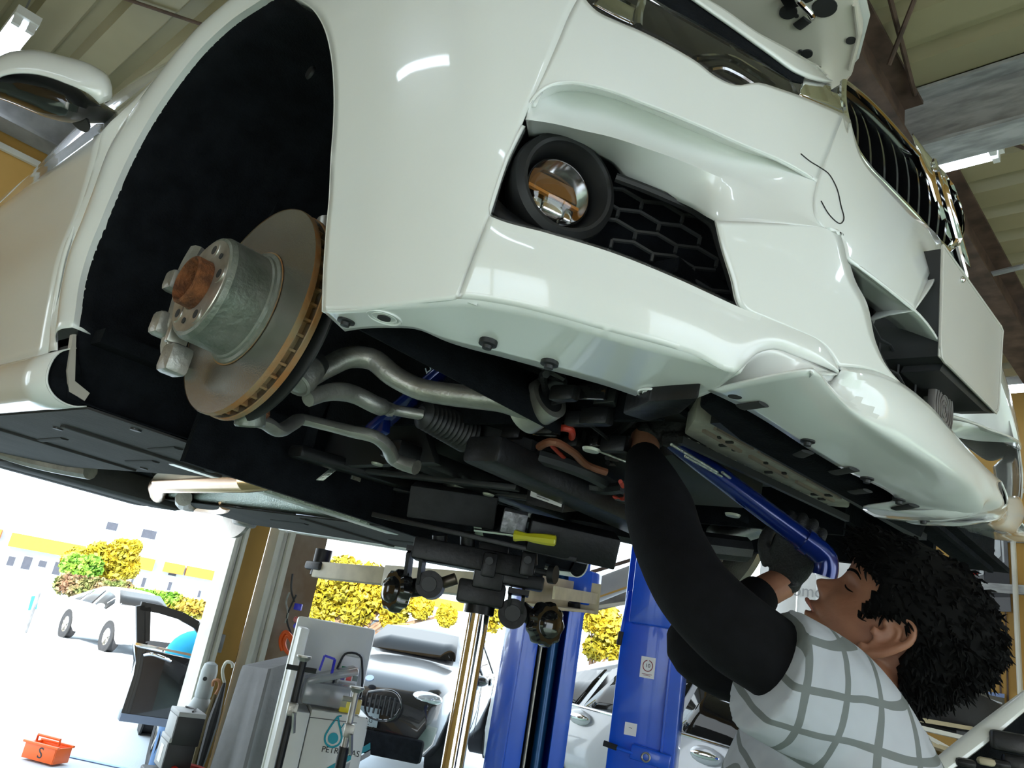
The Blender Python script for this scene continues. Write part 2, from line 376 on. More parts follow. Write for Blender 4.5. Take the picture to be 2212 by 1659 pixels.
def between(A, B, starts, n=14):
    A = catmull(A, n); B = catmull(B, n); out = []; m = len(starts)+1
    for k, s in enumerate(starts):
        r = A+(B-A)*(k+1)/m; d = np.asarray(s, float)-r[0]; out.append(r+d*np.linspace(1, 0, n)[:, None]**2)
    return [A]+out+[B]
upper = patch(between(CREST, HL, [(1175, 160), (1205, 90), (1235, 20)]), [0]*5, 50, 22)
ob = [(1143, 228), (1165, 200)]
BROW = [(1143, 236), (1172, 214), (1207, 199), (1248, 197), (1308, 209), (1402, 243), (1502, 286), (1602, 326), (1690, 354), (1767, 396)]
BAND = [(1136, 258), (1200, 268), (1250, 280), (1320, 296), (1400, 322), (1460, 343), (1560, 385), (1657, 422), (1720, 457), (1778, 490)]
OTOP = [(1134, 280), (1144, 308), (1180, 312), (1250, 335), (1315, 357), (1340, 384), (1432, 419), (1480, 442), (1516, 461), (1545, 485)]
brow1 = patch([CREST, BROW], [0, [.002, .02, .028, .028, .028, .028, .024, .016, .008, 0]], 50, 6)
brow2 = patch([BROW, [(1140, 248), (1185, 240), (1228, 236), (1285, 250), (1355, 275), (1430, 300), (1530, 340), (1630, 378), (1705, 410), (1772, 445)], BAND], [[.002, .02, .028, .028, .028, .028, .024, .016, .008, 0], [.004, .024, .034, .034, .034, .034, .028, .018, .008, 0], [.004, .018, .024, .024, .024, .024, .018, .01, .004, 0]], 50, 8)
RIM = [(1142, 296), (1185, 306), (1262, 330), (1325, 358), (1352, 390), (1440, 424), (1492, 448), (1548, 478), (1640, 480), (1778, 490)]
ceil_ = patch([BAND, RIM], [[.004, .018, .024, .024, .024, .024, .018, .01, .004, 0], [.05, .07, .075, .075, .075, .06, .05, .02, .004, 0]], 50, 8, cr=True)
OBOT = [(1057, 466), (1068, 471), (1180, 503), (1320, 545), (1460, 601), (1603, 666), (1700, 705), (1780, 745), (1812, 792)]
BOT = [(988, 646), (1010, 647), (1100, 660), (1300, 712), (1500, 768), (1590, 803), (1640, 762), (1670, 755), (1720, 770), (1812, 808)]
g0 = lin(OBOT, 60); g1 = catmull(BOT, 60)
face = patch([OBOT, [(a+b)/2 for a, b in zip(lin(OBOT, 30), catmull(BOT, 30))], BOT], [0, -.004, 0], 70, 12)
flange = patch([OBOT, [(x+1, y-6) for x, y in OBOT]], [0, .05], 70, 4)
lside = patch([[(1057, 466), (1090, 362), (1132, 272)], [(1066, 466), (1098, 365), (1142, 276)]], [0, .06], 12, 4)
COLR = [(1778, 490), (1808, 500), (1829, 558), (1846, 612), (1866, 648), (1890, 740), (1910, 784), (1945, 826)]
COLL = [(1548, 478), (1560, 530), (1582, 600), (1603, 666), (1650, 686), (1700, 705), (1780, 745), (1812, 792)]
column = patch([COLL, [(1640, 480), (1660, 540), (1690, 600), (1722, 652), (1762, 690), (1810, 730), (1860, 770), (1885, 800)], COLR], [0, 0, 0], 44, 18)
NL = [(1823, 246), (1808.5, 282), (1794, 319), (1779, 355), (1765, 392), (1778, 490), (1808, 500), (1829, 558)]
nose = patch([NL, [(1832, 280), (1842, 340), (1850, 400), (1860, 450), (1880, 510), (1895, 560), (1905, 615)], [(1838, 262), (1868, 352), (1910, 399), (1967, 457), (2033, 529), (2004, 600), (1975, 672)]], [0, 0, 0], 40, 20)
nose_u = J(nose)
# nose tip carried over to the middle of the car, behind the plate
tipT = [u(2033, 529), u(2033, 529)+(-.05, .012, 0), np.array([.78, -.03, .30]), np.array([.78, 0, .30])]
tipB = [u(1975, 672), u(1975, 672)+(-.05, .012, 0), np.array([.80, -.15, .05]), np.array([.80, 0, .05])]
tip = loft([tipT, [(a+b)/2+np.array([.012, 0, 0]) for a, b in zip(tipT, tipB)], tipB], 14, 10)
# underside of the beak above the intake
beak_u = loft([us([(1829, 558), (1905, 615), (1975, 672)]).tolist()+[(.83, 0, .045)], us([(1850, 640), (1900, 678), (1940, 708)], .05).tolist()+[(.80, 0, .03)]], 20, 5)
# lower lip
LIPI = us([(1812, 792), (1890, 808), (1945, 826), (2000, 868), (2080, 957), (2130, 1010)]).tolist()+[(.913, 0, -.065)]
lipA = [LIPI[0]]+us([(1885, 800)]).tolist()+LIPI[2:]
LIPR = us([(1812, 808), (1870, 870), (1950, 940), (2030, 1005), (2100, 1052)]).tolist()+[(.915, 0, -.105)]
LIPU = [cz(*p, -.125) for p in ((1750, 800), (1800, 890), (1890, 960), (1980, 1025), (2050, 1075), (2110, 1110))]+[np.array((.85, -.06, -.128)), np.array((.85, 0, -.126))]
REAR = [cz(*p, -.128) for p in ((1529, 845), (1598, 878), (1632, 897), (1740, 966), (1808, 1007), (1927, 1085))]+[np.array((.735, -.05, -.13)), np.array((.735, 0, -.13))]
lip = loft([lipA, [(np.asarray(a)*.55+np.asarray(b)*.45)+np.array([.006, -.004, 0]) for a, b in zip(lipA, LIPR)], LIPR, LIPU, REAR], 44, 26)
NOTCH = [u(1600, 806), u(1640, 762), u(1670, 755), u(1720, 770), u(1812, 808)]
under_mid = loft([NOTCH, [cz(1529, 845, -.128), cz(1600, 850, -.126), cz(1660, 845, -.125), cz(1710, 835, -.123), LIPU[0]]], 24, 8)
# splitter blade underneath the corner
SB = [u(697, 672), u(780, 670), u(890, 656), u(988, 646), u(1100, 660), u(1300, 712), u(1500, 768), u(1592, 803)]
SR = [cz(*p, -.128) for p in ((745, 716), (840, 708), (905, 713), (965, 738), (1100, 776), (1300, 831), (1430, 870), (1545, 844))]
blade = loft([SB, SR], 60, 8)
blade_end = loft([[u(1592, 803), cz(1560, 832, -.128), cz(1545, 844, -.128)], [u(1600, 806), cz(1565, 834, -.128), cz(1529, 845, -.128)]], 6, 3)
def grow(rows, k):
    cen = np.mean(np.concatenate([np.asarray(r, float) for r in rows]), 0); out = []
    for r in rows:
        r = np.asarray(r, float); d = r-cen; out.append(r+k*d/(np.linalg.norm(d, axis=1)[:, None]+1e-6))
    return out
fill = (patch([[(1770, 775), (1800, 785), (1850, 795)], [(1760, 825), (1800, 845), (1850, 860)]], [.004, .006], 10, 6), patch(grow([COLL, COLR], 4), [.004]*2, 40, 12), patch(grow([NL, [(1838, 262), (1868, 352), (1910, 399), (1967, 457), (2033, 529), (2004, 600), (1975, 672)]], 3), [.004]*2, 30, 12),
         patch([[(970, 640), (1004, 556), (1040, 466)], [(1030, 660), (1060, 560), (1090, 486)]], [.004]*2, 20, 6), patch([[(x-14, y-2) for x, y in L1[5:]], [(x+14, y+2) for x, y in L1[5:]]], [.004]*2, 20, 5))
def facing(m):
    """wind a sheet so that its outer face looks at us"""
    V = np.array(m[0], float); q = 0.
    for f in m[1]:
        a, b, c_ = V[f[0]], V[f[1]], V[f[2]]; d = V[f[3]] if len(f) > 3 else c_
        q += np.dot(np.cross(c_-a, d-b), CC-(a+c_)/2)
    return m if q > 0 else (m[0], [f[::-1] for f in m[1]])
vf = J(*[facing(m) for m in (side, upper, brow1, brow2, ceil_, face, flange, lside, column, nose_u, tip, beak_u, lip, under_mid, blade)])
bump, bump2 = both('bumper_skin', vf, m_paint, car, solid=.003, ang=28)
def smooth_skin(o):
    """shade the parts lying on the outer skin with the skin's own normal, so panels drawn side by side join smoothly"""
    me = o.data; P = np.array([v.co for v in me.vertices]); on = inside(P, -.0012) & ~inside(P, .0012); h = .006
    def mg(Q):
        z = Q[:, 2]; X = Q[:, 0]+np.interp(z, _dx[:, 0], _dx[:, 1]); Yh = np.interp(X, PX2, PY2)-np.maximum(X-.9129, 0)*30
        return Yh-np.interp(z, _dy[:, 0], _dy[:, 1])-np.abs(Q[:, 1])
    N = -np.stack([mg(P+h*e)-mg(P-h*e) for e in np.eye(3)], 1); N /= np.linalg.norm(N, axis=1)[:, None]+1e-9
    L_ = [(0, 0, 0)]*len(me.loops)
    for p in me.polygons:
        if all(on[i] for i in p.vertices):
            q = np.dot(np.array(p.normal), N[list(p.vertices)].mean(0)); s_ = 1 if q > 0 else -1
            if abs(q) > .97:
                for l in p.loop_indices: L_[l] = tuple(s_*N[me.loops[l].vertex_index])
    me.normals_split_custom_set(L_)
smooth_skin(bump); smooth_skin(bump2)
for m in fill: both('skin_joint', facing(m), m_paint, car, solid=.002)
# fixings under the blade
def pin(px, py, z=-.128, r=.011, parent=bump):
    p = cz(px, py, z); obj('plastic_rivet', lathe([(.0, .004), (r, .004), (r, -.002), (r*.55, -.003), (r*.5, -.007), (0, -.008)], p, (0, 0, 1), 18), m_black, parent)
for q in ((748, 693), (1054, 742), (1187, 785)): pin(*q)
for q in ((1745, 952), (1873, 1033), (1942, 1079), (1995, 1122)): pin(*q, r=.009)
def hole(px, py, z=-.1285, r=.009, R=.024):
    p = cz(px, py, z); obj('screw_recess', J(torus(p, (0, 0, 1), R, .0016, 28, 6), torus(p, (0, 0, 1), R*.72, .0012, 28, 6)), m_paint, bump)
    obj('screw_hole', lathe([(0, -.002), (r, -.002), (r, .006), (0, .006)], p, (0, 0, 1), 18), m_seam, bump)
hole(830, 686, r=.008, R=.02); hole(1414, 853, r=.007, R=.02)
obj('screw_hole', lathe([(0, -.002), (.008, -.002), (.008, .006), (0, .006)], cz(1588, 854, -.127), (0, 0, 1), 18), m_seam, bump)
for a, b in (((1650, 873), (1600, 880)), ((1846, 1014), (1800, 1022)), ((1975, 1092), (1935, 1100)), ((1745, 976), (1725, 985)), ((1875, 1060), (1840, 1064))):
    pa, pb = cz(*a, -.131), cz(*b, -.131); obj('locating_slot', tube([pa, pb], .009, 10, flat=.25), m_seam, bump)
# tow eye cover outline
tow = us([(1730, 332), (1748, 347), (1772, 362), (1790, 375), (1805, 400), (1817, 445), (1823, 474), (1815, 483), (1795, 468), (1774, 434)], -.0005)
obj('tow_eye_seam', tube(catmull(tow, 40), .0007, 6), m_seam, bump)

# ---- wing above and behind the arch
ARCH2 = [(625, -12), (590, -16), (553, 7), (490, 51), (422, 118), (365, 192), (314, 270), (270, 354), (243, 415), (216, 480), (187, 554), (172, 607), (162, 675), (157, 707)]
A2 = [cy(*p, -.912+.03*max(0, (p[1]-450)/250)) for p in ARCH2]
def skin_y(x, z):   # side of the body at x, z
    X = x+np.interp(z, _dx[:, 0], _dx[:, 1]); return -(np.interp(X, PX2, PY2)-np.interp(z, _dy[:, 0], _dy[:, 1]))
TOPX = [.13, .08, .0, -.12, -.26, -.4, -.5, -.58, -.62, -.64, -.645, -.645, -.645, -.645]
OUT = []
for k, p in enumerate(A2):
    p = np.asarray(p); r = p-np.array([-.05, 0, .05]); r[1] = 0; r = nrm(r); q = p+r*np.interp(k, [0, 4, 8, 13], [.2, .2, .14, .10]); q[2] = min(q[2], .66); q[1] = skin_y(q[0], q[2])-.004
    OUT.append(q)
MID = []
for p, q in zip(A2, OUT):
    m = np.asarray(p)*.75+q*.25; m[1] = min(p[1], q[1])-.012; MID.append(m)
wing = loft([A2, MID, OUT], 60, 12)
# front of the wing joins the bumper side near the arch
fl = [np.asarray(p)+np.array([0, .035, 0]) for p in us(ARCH)]; fl2 = [np.asarray(p)+np.array([0, .035, 0]) for p in A2]
lipf = loft([us(ARCH), fl], 50, 3); lipr = loft([A2, fl2], 60, 3)
w1, w2 = both('front_wing', J(facing(wing), facing(lipf), facing(lipr)), m_paint, car, solid=.002)
# gap filler strip between wing top and side skin up to the bonnet line
topf = loft([[np.asarray(OUT[0]), np.asarray(OUT[2]), np.asarray(OUT[4]), np.asarray(OUT[6])], [(.25, -.70, .68), (0, -.72, .72), (-.3, -.73, .74), (-.6, -.74, .76)]], 20, 6)
both('wing_top', facing(topf), m_paint, car, solid=.002)
# ---- door, sill
def body_pt(x, z): return np.array([x, skin_y(x, z), z])
DX0 = -.66
drow = []
for z, dy in ((-.10, .0), (.0, -.006), (.12, -.012), (.25, -.006), (.36, -.014), (.42, -.022), (.47, -.012), (.56, .004), (.68, .012), (.74, .02)):
    drow.append([np.array([x, skin_y(0, z)+dy, z]) for x in (DX0, -1.0, -1.4, -1.8)])
both('front_door', facing(loft(drow, 16, 40)), m_paint, car, solid=.01)
dr2 = [[p+np.array([-1.165, 0, 0]) for p in r] for r in drow]
both('rear_door', facing(loft(dr2, 16, 40)), m_paint, car, solid=.01)
wj = []
for z, dy in ((-.10, .0), (.0, -.006), (.12, -.012), (.25, -.006), (.36, -.014), (.42, -.022), (.47, -.012), (.56, .004), (.68, .012)):
    k = int(np.argmin([abs(a[2]-z)+(0 if i > 5 else 9) for i, a in enumerate(OUT)]))
    wj.append([np.array([DX0+.004, skin_y(0, z)+dy, z]), np.array([(DX0+OUT[k][0])/2-.01, skin_y(0, z)+dy-.004, z]), np.array([min(OUT[k][0]+.02, -.5), skin_y(0, z)-.004, z])])
both('wing_rear', facing(loft(wj, 6, 36)), m_paint, car, solid=.002)
sill = []
for yy, zz in ((-.86, -.095), (-.885, -.115), (-.892, -.15), (-.882, -.185), (-.86, -.203), (-.82, -.208), (-.80, -.20)):
    sill.append([np.array([x, yy, zz]) for x in (-.51, -.8, -1.6, -2.4)])
both('side_sill', facing(loft(sill, 12, 24)), m_paint, car, solid=.003)
both('sill_end_cap', loft([[s[0]+np.array((-.004, 0, 0)) for s in sill], [np.array([-.514, -.83, -.14])]*7], 24, 3), m_liner, car, solid=.002)
both('sill_gap', box2((-2.4, -.868, -.102), (-.52, -.84, -.092)), m_seam, car, smooth=False)
obj('sill_end_bracket', prism([cx(158, 722, -.505), cx(165, 722, -.505), cx(162, 823, -.505), cx(194, 849, -.505), cx(183, 866, -.505), cx(150, 846, -.505), cx(146, 800, -.505)], (-.02, 0, 0)), mat('bracket paint', (.42, .38, .33), .6), car)
# roof, cabin and tail so that the car is whole
m_pg = m_paint
rf = []
for x, zb, zt, wb2, wt in ((-.62, .72, .74, .72, .70), (-1.1, .76, 1.12, .76, .60), (-1.6, .76, 1.26, .78, .60), (-2.3, .76, 1.27, .78, .60), (-3.0, .76, 1.16, .76, .57), (-3.45, .70, .82, .70, .6), (-3.62, .4, .5, .72, .65), (-3.68, .0, .02, .80, .78), (-3.55, -.15, -.15, .78, .7)):
    rf.append([(x, -wb2, zb), (x, -wt, zt), (x, -wt*.5, zt+.02), (x, 0, zt+.03), (x, wt*.5, zt+.02), (x, wt, zt), (x, wb2, zb)])
obj('roof_shell', loft(rf, 25, 40), m_paint, car, solid=.004)
for s in (-1, 1):
    obj('side_glass', prism([(-1.0, s*.765, .78), (-1.45, s*.66, 1.14), (-2.3, s*.655, 1.16), (-2.9, s*.72, .80)], (0, s*.008, 0)), m_glass, car, smooth=False)
    obj('rear_flank', loft([[(-3.0, s*.9, -.1), (-3.35, s*.88, -.1), (-3.6, s*.8, -.1)], [(-3.0, s*.915, .3), (-3.35, s*.9, .3), (-3.6, s*.82, .3)], [(-3.0, s*.86, .74), (-3.35, s*.82, .72), (-3.5, s*.7, .72)]], 10, 10), m_paint, car, solid=.003)
# ---- wheel arch liners
outer = [np.asarray(p)+(0, .012, 0) for p in us(ARCH)]+[np.asarray(p)+(0, .012, 0) for p in A2[1:]]+[np.array((-.515, -.86, -.12)), np.array((-.505, -.84, -.195))]
def inw(y, k, zlo):
    r = []
    for p in outer:
        q = p.copy(); q[1] = y; d = np.array([q[0]+.05, 0, q[2]-.05]); q = q-d*k*(1 if q[2] > -.05 else .3)
        if q[2] < -.1: q[2] = min(q[2], zlo) if q[0] < 0 else q[2]
        r.append(q)
    return r
ln = loft([outer, inw(-.80, .02, -.195), inw(-.6, .05, -.195), inw(-.44, .08, -.19), inw(-.36, .25, -.17), inw(-.34, .75, -.1)], 90, 22)
both('arch_liner', ln, m_liner, car, solid=.003)
for p in ((560, 68), (672, 158), (240, 660), (178, 604)):
    q = cy(*p, -.78); obj('liner_clip', lathe([(0, -.006), (.012, -.005), (.014, 0), (0, 0)], q, (0, 1, 0), 16), m_black, car)
# ---- headlamp
m_lens = mat('headlamp lens', (.02, .02, .022), .03, coat=1., alpha=.22, var=.02)
m_refl = mat('lamp reflector', (.7, .7, .7), .12, 1., var=.1, scale=30)
m_gloss = mat('gloss black', (.008, .008, .009), .12, coat=.6, var=.1)
HU = [(1400, -12), (1440, 14), (1488, 39), (1540, 68), (1593, 98), (1650, 134), (1709, 173)]
HLO = [(1255, -15), (1277, 13), (1375, 63), (1435, 92), (1506, 134), (1584, 183), (1727, 206)]
hl, hl2 = both('headlamp', patch([HLO, HU], [.045, .045], 30, 8), m_black, car, solid=.004)
for p_, s_ in ((hl, 1), (hl2, -1)):
    f = (lambda v: v) if s_ == 1 else mir
    obj('lens', f(patch([HLO, HU], [.004, .004], 40, 10)), m_lens, p_, solid=.002)
    obj('chrome_trim', f(tube(us(catmull([(1400, -4), (1488, 45), (1593, 104), (1700, 168)], 24), .02), .0035, 6)), m_refl, p_)
    obj('light_ring', f(tube(us(catmull([(1500, 128), (1540, 124), (1575, 126), (1620, 150), (1670, 186)], 20), .03), .005, 8)), m_refl, p_)
    obj('light_ring', f(tube(us(catmull([(1535, 150), (1560, 148), (1590, 160), (1625, 182)], 20), .025), .004, 8)), m_refl, p_)
    obj('light_ring', f(tube(us(catmull([(1378, 58), (1380, 30), (1386, 0), (1380, -15)], 14), .03), .006, 8)), m_refl, p_)
    obj('indicator_bowl', f(patch([[(1280, 8), (1330, 36), (1368, 54)], [(1300, -15), (1350, 0), (1378, 15)]], [.03, .03], 10, 6)), m_refl, p_, solid=.002)
both('headlamp_seal', patch([HU, [(1470, -20), (1530, 20), (1593, 64), (1660, 112), (1728, 156), (1737, 165), (1735, 178)]], [.004, .004], 30, 5), m_liner, car, solid=.003)
both('front_panel', patch([[(1476, -20), (1530, 18), (1593, 62), (1660, 110), (1735, 160), (1775, 172), (1820, 178)], [(1497, -20), (1560, 16), (1638, 70), (1700, 103), (1760, 137), (1805, 161), (1828, 174)]], [.0, .0], 30, 6), m_paint, car, solid=.004)
both('chrome_cheek', patch([[(1727, 206), (1772, 224), (1822, 245)], [(1737, 168), (1775, 172), (1820, 179)]], [.006, .006], 14, 6), m_chrome, car, solid=.003)
# ---- kidney grille
k0, k1, k2 = cx(1822, 178, .74), cx(1870, 357, .80), cx(2033, 529, .82)
kn = nrm((1, -.12, .25)); k0 = kn*.908/np.linalg.norm((1, -.12, .25))
def kp(px, py, off=0.):
    v = ray(px, py); return CC+np.dot(k0-kn*off-CC, kn)/np.dot(v, kn)*v
KO = [(1822, 178), (1850, 199), (1879, 224), (1920, 266), (1961, 312), (2015, 369), (2052, 412), (2066, 440), (2072, 480), (2064, 520), (2040, 535), (2033, 529), (1967, 457), (1910, 399), (1870, 357), (1849, 327), (1836, 291), (1824, 242)]
def closed(P, n): P = list(P); return catmull(P+[P[0]], n)
ko = closed([kp(*p) for p in KO], 90)
_mir0 = mir
mirk = lambda m: ([(x, y+.10, z) for x, y, z in _mir0(m)[0]], _mir0(m)[1])
gr = obj('kidney_grille', tube(ko, .0055, 8), m_chrome, car); gr2 = obj('kidney_grille', mirk(tube(ko, .0055, 8)), m_chrome, car)
def shrink(P, k):
    c = np.mean(P, 0); return [c+(p-c)*k for p in P]
for p_, s_ in ((gr, 1), (gr2, -1)):
    f = (lambda v: v) if s_ == 1 else mirk
    back = [q-kn*.05 for q in ko]; obj('grille_tunnel', f(loft([list(ko), back], 90, 3)), m_gloss, p_, solid=.002)
    obj('grille_back', f(([tuple(q) for q in back]+[tuple(np.mean(back, 0))], [(i, (i+1) % 90, 90) for i in range(90)])), m_liner, p_)
    tops = [(1834, 218), (1858, 242), (1891, 273), (1922, 300), (1949, 327), (1974, 351), (1997, 377), (2018, 399), (2036, 420)]
    bots = [(1852, 312), (1881, 366), (1910, 399), (1937, 425), (1961, 449), (1982, 473), (2005, 494), (2023, 513), (2038, 526)]
    for a, b in zip(tops, bots):
        A, B = kp(*a, .004), kp(*b, .004); m = (A+B)/2+kn*.006
        a0 = kp(a[0]-26, a[1]-8, .035); path = catmull([a0, kp(a[0]-8, a[1]-8, .012), A, m, B], 14)
        sd = nrm(np.cross(kn, B-A)); V = []
        for q in path: V += [tuple(q-sd*.003), tuple(q+sd*.003), tuple(q+sd*.003-kn*.03), tuple(q-sd*.003-kn*.03)]
        F = gridf(4, 14, True)+[(3, 2, 1, 0), (52, 53, 54, 55)]
        obj('slat', f((V, F)), m_gloss, p_)
    obj('chrome_edge', f(loft([[kp(*q, -.004) for q in ((2015, 369), (2052, 410), (2068, 440), (2074, 480), (2066, 522))], [kp(*q, -.012) for q in ((2026, 374), (2062, 414), (2080, 450), (2084, 490), (2072, 532))], [kp(*q, .02) for q in ((2030, 392), (2046, 430), (2050, 460), (2052, 490), (2046, 525))]], 16, 8)), m_chrome, p_, solid=.003)
# ---- number plate on its bracket
m_plate = mat('plain plate', (.52, .50, .46), .35, var=.01); PXX = .895
pc = [cx(*q, PXX) for q in ((2037, 530), (2165, 710), (2155, 895), (2030, 770))]
plate = obj('number_plate', prism(pc, (-.003, 0, 0), .0012), m_plate, car)
obj('rim', tube(closed([p+(.001, 0, 0) for p in np.repeat(pc, 1, 0)][:0] or lin(list(pc)+[pc[0]], 41)[:-1], 60), .0022, 6), m_plate, plate)
obj('bolt', ball(cx(2078, 604, PXX+.001), .005, 10, 6), m_refl, plate)
bk = shrink(np.array(pc), .97); bk = [b+(0, 0, .0) for b in bk]
obj('plate_bracket', J(prism([p+(-.004, 0, 0) for p in bk], (-.085, 0, 0)), prism([cx(2040, 780, PXX-.005), cx(2152, 893, PXX-.005), cx(2125, 888, PXX-.01), cx(2030, 800, PXX-.01)], (-.05, 0, 0))), m_grey, car, smooth=False)
# ---- lower intake
intake = obj('intake_back', J(box2((.77, -.56, -.10), (.78, .56, .05)), box2((.74, -.30, .05), (.75, .30, .28)), box2((.70, -.5, .05), (.78, .5, .06)), box2((.72, -.6, -.09), (.80, .6, -.08))), m_liner, car, smooth=False)
def hexbars(o, ex, ey, nx, ny, fpt, ok, r):
    o = np.asarray(o, float); ex = np.asarray(ex, float); ey = np.asarray(ey, float); B = []
    for j in range(ny):
        for i in range(nx):
            c = o+ex*(i+.5*(j % 2))+ey*j
            v = [c-ex*.5-ey*.2, c-ey*.5, c+ex*.5-ey*.2, c-ex*.5+ey*.3]
            for a, b in ((0, 1), (1, 2), (0, 3)):
                if ok(v[a]) and ok(v[b]): B.append(tube([fpt(*v[a]), fpt(*v[b])], r, 5))
    return J(*B) if B else None
def inpoly(P):
    P = [tuple(p) for p in P]
    def g(q):
        x, y = q[:2]; c = False
        for i in range(len(P)):
            (x1, y1), (x2, y2) = P[i], P[i-1]
            if (y1 > y) != (y2 > y) and x < (x2-x1)*(y-y1)/(y2-y1)+x1: c = not c
        return c
    return g
h = obj('intake_mesh', hexbars((-.5, -.09), (.075, 0), (0, .028), 14, 6, lambda y, z: np.array((.835, y, z)), lambda q: -.5 < q[0] < .02 and -.09 < q[1] < .05, .0022), m_grey, car); h['kind'] = 'stuff'
rc = cx(2030, 885, .85)
obj('sensor_cover', J(box(rc, (.012, .085, .1), bev=.004), *[torus(rc+(.007, 0, 0), (1, 0, 0), r, .0012, 28, 6) for r in (.006, .013, .021, .03, .039)]), mat('ribbed cover', (.20, .18, .17), .5), car)
# ---- fog lamp, its surround and mesh
FO = [(1057, 453), (1090, 360), (1132, 272), (1144, 310), (1180, 312), (1315, 357), (1340, 384), (1432, 419), (1516, 461), (1542, 481), (1558, 528), (1603, 666), (1460, 601), (1320, 545), (1180, 503), (1068, 471)]
both('fog_pocket', patch([[(1040, 480), (1180, 520), (1320, 565), (1460, 620), (1620, 690)], [(1110, 260), (1180, 290), (1315, 335), (1440, 400), (1580, 470)]], [.115, .115], 20, 10), m_liner, car, solid=.003)
fx = nrm((.93, -.36, -.02)); fc = u(1205, 416, .075)
sr, sr2 = both('fog_surround', lathe([(.040, -.03), (.046, -.022), (.050, .0), (.053, .018), (.0555, .023), (.060, .024), (.068, .018), (.070, .008), (.067, -.01), (.06, -.03)], fc+fx*.004, fx, 48, False), m_black, car)
obj('surround_wing', patch([[(1060, 455), (1090, 475), (1150, 492), (1220, 510)], [(1075, 430), (1100, 455), (1140, 480), (1200, 500)]], [.05, .06], 8, 3), m_black, sr, solid=.002)
m_fglass = mat('fog lens', (.95, .95, .95), .01, var=0, trans=1.)
for p_, s_ in ((sr, 1), (sr2, -1)):
    f = (lambda v: v) if s_ == 1 else mir
    fl_ = obj('fog_lamp', f(lathe([(0, -.034), (.014, -.033), (.026, -.026), (.036, -.014), (.043, .0), (.0435, .002)], fc, fx, 40, False)), m_refl, p_, solid=.002)
a1, a2, a3 = frame(fx)
obj('reflector_step', J(box(fc-fx*.012-a2*.018, (.03, .018, .02), (a1, a2, a3), .003), box(fc-fx*.01-a2*.02+a1*.022, (.012, .016, .014), (a1, a2, a3), .002), box(fc-fx*.01-a2*.022-a1*.022, (.012, .014, .014), (a1, a2, a3), .002)), m_refl, sr)
obj('sign_reflection', bar(fc-fx*.012-a1*.04-a2*.0, fc-fx*.012+a1*.04-a2*.004, .006, .004), mat('amber', (.75, .30, .06), .3), sr)  # amber bar stands in for an orange sign mirrored in the lens
obj('bulb_shade', bar(fc-fx*.014-a1*.036+a2*.014, fc-fx*.014+a1*.036+a2*.014, .002, .02), mat('amber dark', (.28, .12, .03), .25), sr)
obj('fog_glass', lathe([(0, .016), (.016, .014), (.030, .009), (.040, .002), (.043, -.001)], fc, fx, 40, False), m_fglass, sr, solid=.002)
ok1 = inpoly(FO)
h = obj('fog_mesh', hexbars((1180, 300), (88, 30), (-7, 33), 7, 15, lambda a, b: u(a, b, .085), lambda q: ok1(q) and q[0] > 1285, .0026), m_grey, car); h['kind'] = 'stuff'
obj('fog_mesh_rim', tube(us(catmull([(1330, 384), (1432, 424), (1516, 466), (1540, 486), (1555, 530), (1598, 660)], 40), .06), .006, 8), m_black, car)
# ---- bonnet, standing ajar
m_under = mat('bonnet inner paint', (.60, .56, .48), .35, coat=.5, var=.02)
hp = [cz(1852, 5, .74), cz(1863, 77, .74), cz(1840, 165, .74)]
hp = [np.array((.70, -.42, .74)), np.array((.712, -.25, .74))]+hp[1:]
ho = [(-.45, -.70, .76), (.2, -.70, .75), (.55, -.62, .745)]+[tuple(p) for p in hp]; ho += [(.50, .06, .742), (.44, .62, .745), (.2, .70, .75), (-.45, .70, .76)]
hood = obj('bonnet', prism(ho, (0, 0, .035), .006), m_under, car)
obj('bonnet_skin', prism([(x*1.01+.004, y*1.01, z+.04) for x, y, z in ho], (0, 0, .004)), m_paint, hood)
def hz(px, py, d=0.): return cz(px, py, .74-d)
def hdisc(px, py, r, ov=1.): obj('panel_hole', lathe([(0, -.002), (r, -.002), (r, .01), (0, .01)], hz(px, py), (0, 0, 1), 20), m_seam, hood)
for px, py, r in ((1703, 26, .016), (1781, 16, .022), (1838, 87, .009), (1743, 116, .011), (1721, 34, .004), (1729, 111, .004)): hdisc(px, py, r)
obj('panel_slot', tube([hz(1722, 58, .001), hz(1744, 42, .001)], .011, 12, flat=.4), m_seam, hood)
st = [hz(1722, 2), hz(1728, 6, .035), hz(1752, 30, .045), hz(1756, 40, .03), hz(1748, 28, .0)]
obj('latch_striker', tube(catmull(st, 20), .005, 8), m_refl, hood)
obj('latch_base', box(hz(1722, -4, .006), (.05, .03, .012), bev=.003), m_black, hood)
obj('hem_bead', tube([hz(1846, 10, .001), hz(1855, 76, .001), hz(1836, 150, .001)], .004, 8), m_under, hood)
